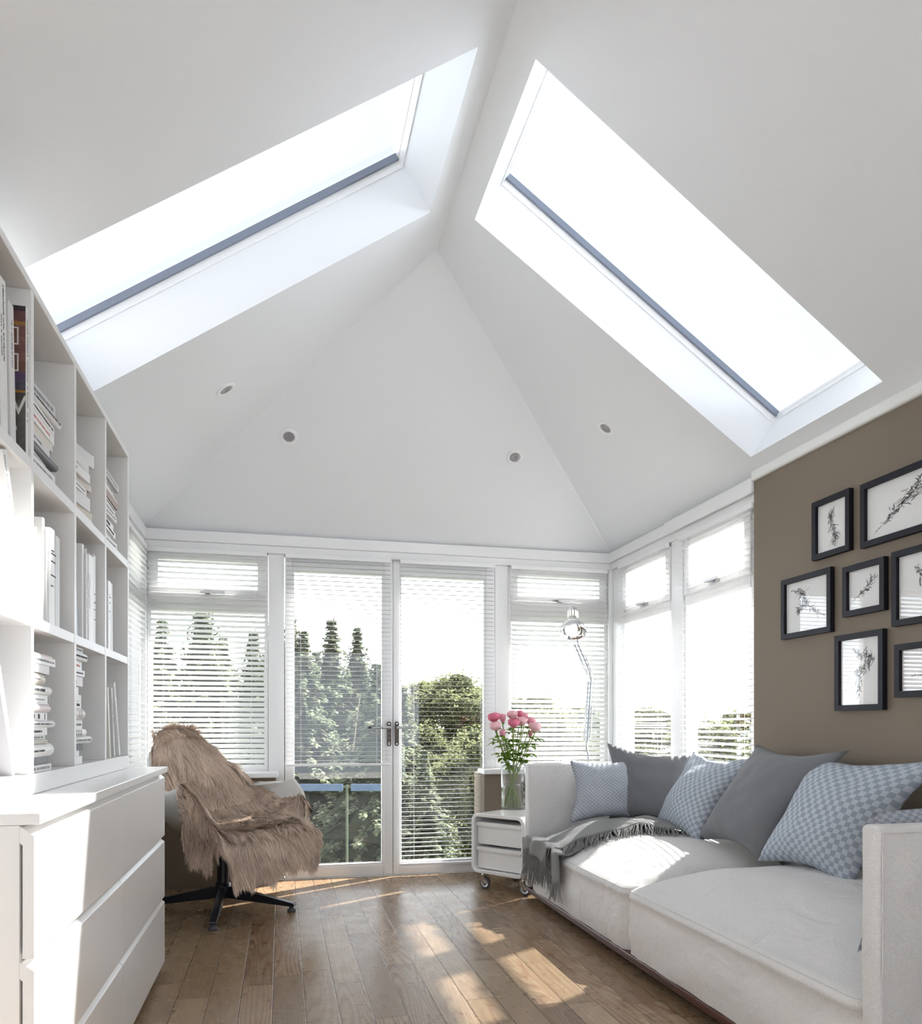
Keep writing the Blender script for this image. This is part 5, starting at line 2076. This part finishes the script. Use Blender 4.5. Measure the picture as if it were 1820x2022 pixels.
def rose(px, py, dist_off, size, tone, bud, label, seed):
    r = random.Random(seed)
    # head position in the room, near the vase axis
    vd = math.hypot(VC.x, VC.y)
    t = (px - 910.0) / F_PX
    k = vd + dist_off
    dirv = Vector((math.sin(YAW) + math.cos(YAW) * t, math.cos(YAW) - math.sin(YAW) * t, (HOR - py) / F_PX))
    k = (VC.y + dist_off) / dirv.y
    head = Vector((0, 0, EYE)) + dirv * k - VC
    base = Vector((r.uniform(-0.035, 0.035), r.uniform(-0.035, 0.035), 0.0165))
    # stems cross low and fan out above the rim
    lean = Vector((head.x, head.y, 0))
    base = Vector((-lean.x * 0.35 + r.uniform(-.012, .012), -lean.y * 0.35 + r.uniform(-.012, .012), 0.0165))
    if Vector((base.x, base.y, 0)).length > 0.052:
        s_ = 0.052 / Vector((base.x, base.y, 0)).length
        base.x *= s_
        base.y *= s_
    mid = base.lerp(head, 0.42)
    mid.x *= 0.75
    mid.y *= 0.75
    if Vector((mid.x, mid.y, 0)).length > 0.06:
        s_ = 0.06 / Vector((mid.x, mid.y, 0)).length
        mid.x *= s_
        mid.y *= s_
    o = thing('rose', label, 'flower', VC, group='pink roses in the vase')
    pts = []
    top = head - Vector((0, 0, size * 0.9))
    for i in range(15):
        u = i / 14
        a = base.lerp(mid, min(1, u / 0.45)) if u < 0.45 else mid.lerp(top, (u - 0.45) / 0.55)
        # quadratic smoothing
        q = base * (1 - u) ** 2 + mid * 2 * u * (1 - u) * 1.0 + top * u ** 2
        pts.append(q)
    m = MB()
    m.tube(pts, [0.0034] * 10 + [0.0031, 0.0029, 0.0029, 0.003, 0.0036], 7)
    m.build('stem', MT_STEM, o)
    # leaves on the upper stem
    for li in range(6):
        u = 0.56 + 0.34 * (li + r.random() * 0.8) / 5
        q = base * (1 - u) ** 2 + mid * 2 * u * (1 - u) + top * u ** 2
        a = r.uniform(0, 2 * PI)
        out = Vector((math.cos(a), math.sin(a), r.uniform(-0.3, 0.35))).normalized()
        out = (out + Vector((lean.x, lean.y, 0)) * 3).normalized()
        V, Fq, C = [], [], []
        def leaflet(b0, d, ln):
            sdv = d.cross(Vector((0, 0, 1))).normalized()
            nn = 7
            k0 = len(V)
            for i in range(nn):
                w_ = i / (nn - 1)
                wid = ln * 0.33 * math.sin(PI * w_ ** 0.75) ** 0.9
                c = b0 + d * ln * w_ + Vector((0, 0, -0.35 * ln * w_ ** 2))
                V.extend([c - sdv * wid + Vector((0, 0, wid * 0.35)), c, c + sdv * wid + Vector((0, 0, wid * 0.35))])
            for i in range(nn - 1):
                a_ = k0 + 3 * i
                Fq.append((a_, a_ + 1, a_ + 4, a_ + 3))
                Fq.append((a_ + 1, a_ + 2, a_ + 5, a_ + 4))
                tv = r.random() * 0.4 + 0.3
                C.extend([tv, tv + 0.1])
        ln = r.uniform(0.040, 0.062)
        leaflet(q + out * 0.03, out, ln)
        sdv = out.cross(Vector((0, 0, 1))).normalized()
        leaflet(q + out * 0.022, (out * 0.5 + sdv).normalized(), ln * 0.8)
        leaflet(q + out * 0.022, (out * 0.5 - sdv).normalized(), ln * 0.8)
        me = leaf_mesh('leaf', [tuple(x) for x in V], Fq, C, MT_LEAF)
        lo = bpy.data.objects.new('leaf', me)
        COL.objects.link(lo)
        lo.parent = o
        mm = MB()
        mm.tube([q, q + out * 0.031], 0.0009, 5)
        st = mm.build('leaf_stalk', MT_STEM, lo)
    # petals in whorls
    V, Fq, C = [], [], []
    axis = (Vector((lean.x, lean.y, 0)) * 1.8 + Vector((0, 0, 1))).normalized()
    q_ = axis.to_track_quat('Z', 'Y')
    layers = [(3, 0.34, 1.02, 0.12), (4, 0.56, 1.0, 0.15), (5, 0.82, 0.96, 0.20), (5, 1.0, 0.86, 0.34)]
    if bud:
        layers = layers[:3]
    for li, (npet, rad, hgt, flare) in enumerate(layers):
        for k in range(npet):
            a0 = 2 * PI * k / npet + li * 0.7 + r.uniform(-.15, .15)
            span = 2 * PI / npet * 0.78
            nu, nv = 6, 6
            k0 = len(V)
            for i in range(nv + 1):
                vv = i / nv
                rr = size * rad * (0.30 + 0.80 * math.sin(min(1, vv * 1.25) * PI / 2) - 0.34 * max(0, vv - 0.55)) * (0.80 if bud else 1)
                if vv > 0.8:
                    rr += size * flare * (vv - 0.8) * 2.2
                z = -size * 0.75 + size * 1.55 * hgt * vv * (1.15 if bud else 1)
                for j in range(nu + 1):
                    uu = j / nu * 2 - 1
                    aa = a0 + span * uu * (1 - 0.25 * vv ** 3)
                    zz = z - size * 0.30 * uu ** 2 * vv
                    p = Vector((rr * math.cos(aa), rr * math.sin(aa), zz))
                    V.append(tuple(head + q_ @ p))
            for i in range(nv):
                for j in range(nu):
                    b0 = k0 + i * (nu + 1) + j
                    Fq.append((b0, b0 + 1, b0 + nu + 2, b0 + nu + 1))
                    C.append(min(1, max(0, 0.15 + 0.6 * i / nv + 0.1 * li + r.uniform(-.08, .08))))
    me = leaf_mesh('petals', V, Fq, C, PET[tone])
    for pg in me.polygons:
        pg.use_smooth = True
    po = bpy.data.objects.new('petals', me)
    COL.objects.link(po)
    po.parent = o
    m = MB()
    Mh = Matrix.Translation(head) @ q_.to_matrix().to_4x4()
    m.lathe([(0.003, -size * 1.05), (size * 0.22, -size * 0.98), (size * 0.30, -size * 0.80), (size * 0.26, -size * 0.66)], 10, Mh)
    for k in range(5):
        a = 2 * PI * k / 5
        c0, s0 = math.cos(a), math.sin(a)
        m.add([(size * .26 * math.cos(a - .3), size * .26 * math.sin(a - .3), -size * .78), (size * .26 * math.cos(a + .3), size * .26 * math.sin(a + .3), -size * .78),
               (size * .85 * c0, size * .85 * s0, -size * 0.55)], [(0, 1, 2)], M=Mh)
    m.build('sepals', MT_SEPAL, o)
    return o


for i, (px, py, do, sz, tone, bud, lab) in enumerate([
    (975, 1417, 0.02, 0.027, 'deep', False, 'deep pink open rose, outermost on the armchair side'),
    (992, 1420, 0.05, 0.023, 'mid', True, 'pink rosebud beside the outermost deep pink rose'),
    (978, 1434, -0.05, 0.024, 'pale', False, 'pale pink rose low below the outermost deep pink one'),
    (992, 1450, -0.06, 0.020, 'mid', True, 'lowest hanging pink rosebud on the armchair side'),
    (1011, 1412, 0.06, 0.024, 'pale', False, 'pale pink rose highest in the bunch'),
    (1026, 1413, 0.08, 0.021, 'deep', True, 'deep pink rosebud between the top roses'),
    (1036, 1416, 0.03, 0.019, 'mid', True, 'small pink rosebud behind the middle roses'),
    (1014, 1428, -0.06, 0.025, 'deep', False, 'deep pink rose at the front centre of the bunch'),
    (1030, 1424, -0.03, 0.024, 'pale', False, 'pale pink rose just beside the front centre deep pink one'),
    (1047, 1424, 0.02, 0.022, 'mid', False, 'pink rose high on the sofa side'),
    (1056, 1436, -0.03, 0.027, 'pale', False, 'large pale pink rose, outermost on the sofa side'),
    (1047, 1450, 0.03, 0.017, 'mid', True, 'small pink rosebud under the large pale outermost rose'),
]):
    rose(px, py, do, sz * 1.35, tone, bud, lab, 40 + i)

# ================================================================ chrome reading lamp
LP = Vector((1.872, 4.43, 0.0))
lamp = thing('floor_lamp', 'chrome jointed arm floor lamp with a lit dome shade', 'floor lamp', LP)
lx = lambda x, y, z: Vector((x, y, z)) - LP
m = MB()
m.lathe([(0.0, 0.0), (0.125, 0.0), (0.13, 0.006), (0.125, 0.016), (0.03, 0.024), (0.014, 0.035), (0.0, 0.035)], 36)
m.build('base', MT_CHROME, lamp)
m = MB()
m.tube([(0, 0, 0.03), (0, 0, 0.775)], 0.0045, 12)
m.build('pole', MT_ARMS, lamp)
m = MB()
J0 = lx(1.866, 4.43, 0.845)
J1 = lx(1.892, 4.43, 1.245)
m.tube([(0, 0, 0.77), (-0.010, 0, 0.80), (-0.012, 0, 0.83), J0], [0.006, 0.009, 0.010, 0.010], 12)
m.build('lower_joint', MT_STEEL, lamp, bevel=0)
m = MB()
m.tube([J0, J1], 0.0055, 12)
m.tube([J0 + Vector((-0.014, 0.012, 0.01)), J1 + Vector((-0.014, 0.012, -0.02))], 0.0042, 12)
m.build('lower_arm', MT_ARMS, lamp)
m = MB()
for dx in (0.014, -0.026):
    pts = [J0.lerp(J1, 0.02 + 0.58 * u) + Vector((dx, -0.006, 0)) for u in (0, 0.04, 0.06, 0.5, 0.94, 0.96, 1)]
    m.tube(pts, [0.0012, 0.0014, 0.0042, 0.0042, 0.0042, 0.0014, 0.0012], 10)
m.build('spring', MT_STEEL, lamp)
m = MB()
for zz in (0.02, 0.60):
    c = J0.lerp(J1, zz)
    m.tube([c + Vector((-0.034, 0, 0)), c + Vector((0.024, 0, 0))], 0.0022, 8)
m.build('spring_bar', MT_STEEL, lamp)
m = MB()
J2 = lx(1.886, 4.43, 1.275)
m.tube([J1 + Vector((0, 0, -0.02)), J1, J2, J2 + Vector((-0.012, 0, 0.03))], [0.009, 0.012, 0.012, 0.007], 12)
m.tube([J1 + Vector((0, -0.02, 0.01)), J1 + Vector((0, 0.02, 0.01))], 0.010, 14)
m.build('elbow_joint', MT_STEEL, lamp)
HC = lx(1.742, 4.36, 1.515)                # middle of the shade opening
J3 = lx(1.790, 4.40, 1.475)
NK = lx(1.722, 4.33, 1.640)
HN = lx(1.762, 4.372, 1.605)
m = MB()
m.tube([J2, lx(1.800, 4.425, 1.455), HN + Vector((0.03, 0.06, 0.0)), HN + Vector((0.0, 0.03, 0.01))], 0.0045, 10)
m.tube([J2 + Vector((-0.018, 0.01, 0.0)), lx(1.782, 4.437, 1.455)], 0.0038, 10)
m.build('upper_arm', MT_ARMS, lamp)
m = MB()
for dx in (0.012, -0.030):
    E = lx(1.828, 4.428, 1.395)
    pts = [J2.lerp(E, 0.05 + 0.9 * u) + Vector((dx, -0.006, 0)) for u in (0, 0.04, 0.06, 0.5, 0.94, 0.96, 1)]
    m.tube(pts, [0.0012, 0.0014, 0.0042, 0.0042, 0.0042, 0.0014, 0.0012], 10)
m.build('spring', MT_STEEL, lamp)
ax = (Vector((-0.16, -0.42, -1.0))).normalized()     # the way the shade points
qs = ax.to_track_quat('Z', 'Y').to_matrix().to_4x4()
RC = HC
MS = Matrix.Translation(RC) @ qs
R0 = 0.086
outer = [(0.0225, -0.172), (0.026, -0.168), (0.033, -0.150), (0.034, -0.092), (0.036, -0.078), (0.050, -0.068), (0.068, -0.050), (0.080, -0.025), (R0, 0.0)]
inner = [(R0 - 0.0015, 0.0), (0.078, -0.024), (0.066, -0.048), (0.048, -0.066), (0.034, -0.076), (0.032, -0.092), (0.0, -0.092)]
m = MB()
m.lathe(outer + inner, 48, MS)
m.lathe([(0.0, -0.172), (0.0225, -0.172)], 48, MS)
shd = m.build('lamp_shade', MT_CHROME, lamp)
m = MB()
for k in range(12):
    a = 2 * PI * k / 12
    c0, s0 = math.cos(a), math.sin(a)
    w_ = 0.0035
    p = []
    for (rr, zz) in ((0.0338, -0.145), (0.0348, -0.105)):
        for sg in (-1, 1):
            p.append((rr * c0 - sg * w_ * s0, rr * s0 + sg * w_ * c0, zz))
    m.add(p, [(0, 1, 3, 2)], M=MS)
m.build('vent_slots', make_emit('glowing_vent', (1.0, 0.88, 0.70), 1.2), shd)
m = MB()
m.lathe([(0.0, -0.192), (0.006, -0.190), (0.010, -0.182), (0.012, -0.172)], 16, MS)
m.build('finial', MT_STEEL, shd)
m = MB()
m.tube([MS @ Vector((0.036, 0.0, -0.12)), HN + Vector((0.0, 0.03, 0.01))], 0.008, 10)
m.build('swivel', MT_STEEL, lamp)
m = MB()
m.lathe([(0.0, 0.002), (0.014, -0.001), (0.025, -0.012), (0.029, -0.028), (0.024, -0.046), (0.015, -0.062), (0.013, -0.085)], 24, MS)
m.build('bulb', MT_BULB, lamp)

# ================================================================ framed drawings
def sketch(kind, w_, h_, seed):
    """pen strokes of a creature-like study, as thin flat ink ribbons"""
    r = random.Random(seed)
    m = MB()
    def stroke(pts, wd):
        n = len(pts)
        vs = []
        for i, (x, z) in enumerate(pts):
            dx = pts[min(n - 1, i + 1)][0] - pts[max(0, i - 1)][0]
            dz = pts[min(n - 1, i + 1)][1] - pts[max(0, i - 1)][1]
            l = math.hypot(dx, dz) + 1e-9
            ww = wd * (0.35 + 0.65 * math.sin(PI * (i + 0.5) / n))
            vs += [(x - dz / l * ww, 0, z + dx / l * ww), (x + dz / l * ww, 0, z - dx / l * ww)]
        m.add([(a * w_, b, c * h_) for (a, b, c) in vs], [(2 * i, 2 * i + 1, 2 * i + 3, 2 * i + 2) for i in range(n - 1)])
    def curly(cx, cz, s, turns=1.0, wd=0.006):
        a0 = r.uniform(0, 2 * PI)
        stroke([(cx + s * (1 - t / 14) * math.cos(a0 + turns * 2 * PI * t / 14), cz + s * (1 - t / 14) * math.sin(a0 + turns * 2 * PI * t / 14)) for t in range(13)], wd)
    spine = kind
    for i in range(len(spine) - 1):
        (x0, z0, s0), (x1, z1, s1) = spine[i], spine[i + 1]
        n = 10
        for k in range(n):
            t = k / n
            x, z, s = x0 + (x1 - x0) * t, z0 + (z1 - z0) * t, s0 + (s1 - s0) * t
            nxs = 3 if s > 0.04 else 1
            for q in range(nxs):
                px_, pz_ = x + r.gauss(0, s * 0.45), z + r.gauss(0, s * 0.45)
                if r.random() < 0.35:
                    curly(px_, pz_, s * r.uniform(0.15, 0.45), r.uniform(0.4, 1.0), r.uniform(0.003, 0.008))
                else:
                    a = math.atan2(z1 - z0, x1 - x0) + r.gauss(0, 0.7)
                    ln = s * r.uniform(0.5, 1.3) + 0.02
                    b = r.uniform(-0.5, 0.5)
                    stroke([(px_ + ln * u * math.cos(a + b * u), pz_ + ln * u * math.sin(a + b * u)) for u in (0, .25, .5, .75, 1)], r.uniform(0.003, 0.011))
        stroke([(x0 + (x1 - x0) * t + 0.006 * math.sin(9 * t), z0 + (z1 - z0) * t) for t in (0, .2, .4, .6, .8, 1)], 0.0035)
    return m


def picture(y_far, y_near, z0, z1, label, spine, seed, bw=0.022):
    """hangs on the taupe wall; local x runs from the far edge to the near edge"""
    w_, h_ = y_far - y_near, z1 - z0
    o = thing('picture_frame', label, 'picture', (XB, y_far, z0), (0, 0, -PI / 2), 'black framed drawings on the taupe wall')
    DP = 0.022
    # local: x along the wall, -y out of the wall into the room is +... (after the turn -y points to -X)
    m = MB()
    m.box(0, bw, -DP, -0.001, 0, h_)
    m.box(w_ - bw, w_, -DP, -0.001, 0, h_)
    m.box(bw, w_ - bw, -DP, -0.001, 0, bw)
    m.box(bw, w_ - bw, -DP, -0.001, h_ - bw, h_)
    m.build('frame', MT_FRAME, o)
    m = MB()
    m.box(bw, w_ - bw, -0.008, -0.002, bw, h_ - bw)
    pp = m.build('paper', MT_PAPER, o)
    iw, ih = w_ - 2 * bw, h_ - 2 * bw
    m = sketch(spine, iw, ih, seed)
    m.build('ink_drawing', MT_INK, pp, loc=(bw, -0.0084, bw))
    m = MB()
    m.box(bw, w_ - bw, -0.0125, -0.0115, bw, h_ - bw)
    m.build('glazing', MT_GLASSP, o)
    return o


MT_GLASSP = make_glass_pane('picture_glass', (1, 1, 1), 0.6)
picture(2.689, 2.478, 1.622, 1.860, 'small upright framed sketch of a curled figure, highest beside the wide diagonal one', [(.50, .82, .10), (.42, .70, .07), (.48, .50, .09), (.60, .32, .12), (.55, .16, .07)], 1)
picture(2.422, 2.080, 1.612, 1.852, 'wide framed sketch of a long tailed creature rising diagonally, topmost at the picture wall edge', [(.12, .12, .01), (.35, .32, .05), (.50, .48, .09), (.70, .62, .13), (.85, .82, .08)], 2)
picture(2.886, 2.580, 1.320, 1.578, 'wide framed sketch mirroring window blinds, nearest the windows', [(.12, .85, .02), (.35, .80, .08), (.45, .62, .12), (.30, .40, .06), (.48, .55, .06), (.68, .34, .05), (.98, .22, .012)], 3)
picture(2.515, 2.306, 1.366, 1.560, 'smallest framed sketch of a bird like scribble in the middle of the group', [(.10, .22, .015), (.35, .38, .05), (.55, .50, .09), (.75, .72, .10)], 4)
picture(2.272, 2.000, 1.299, 1.565, 'framed sketch cut by the photo edge, beside the smallest frame', [(.30, .80, .03), (.45, .62, .09), (.62, .45, .12), (.75, .2, .05)], 5)
picture(2.558, 2.312, 1.004, 1.299, 'tall framed sketch of a standing legged figure, lowest of the whole group', [(.30, .88, .03), (.48, .74, .05), (.78, .72, .10), (.60, .56, .10), (.42, .50, .06), (.48, .32, .06), (.45, .10, .015)], 6)
picture(2.259, 2.010, 1.046, 1.234, 'small wide framed sketch of crossing lines at the lower photo edge', [(.20, .35, .02), (.50, .40, .06), (.75, .62, .08)], 7)
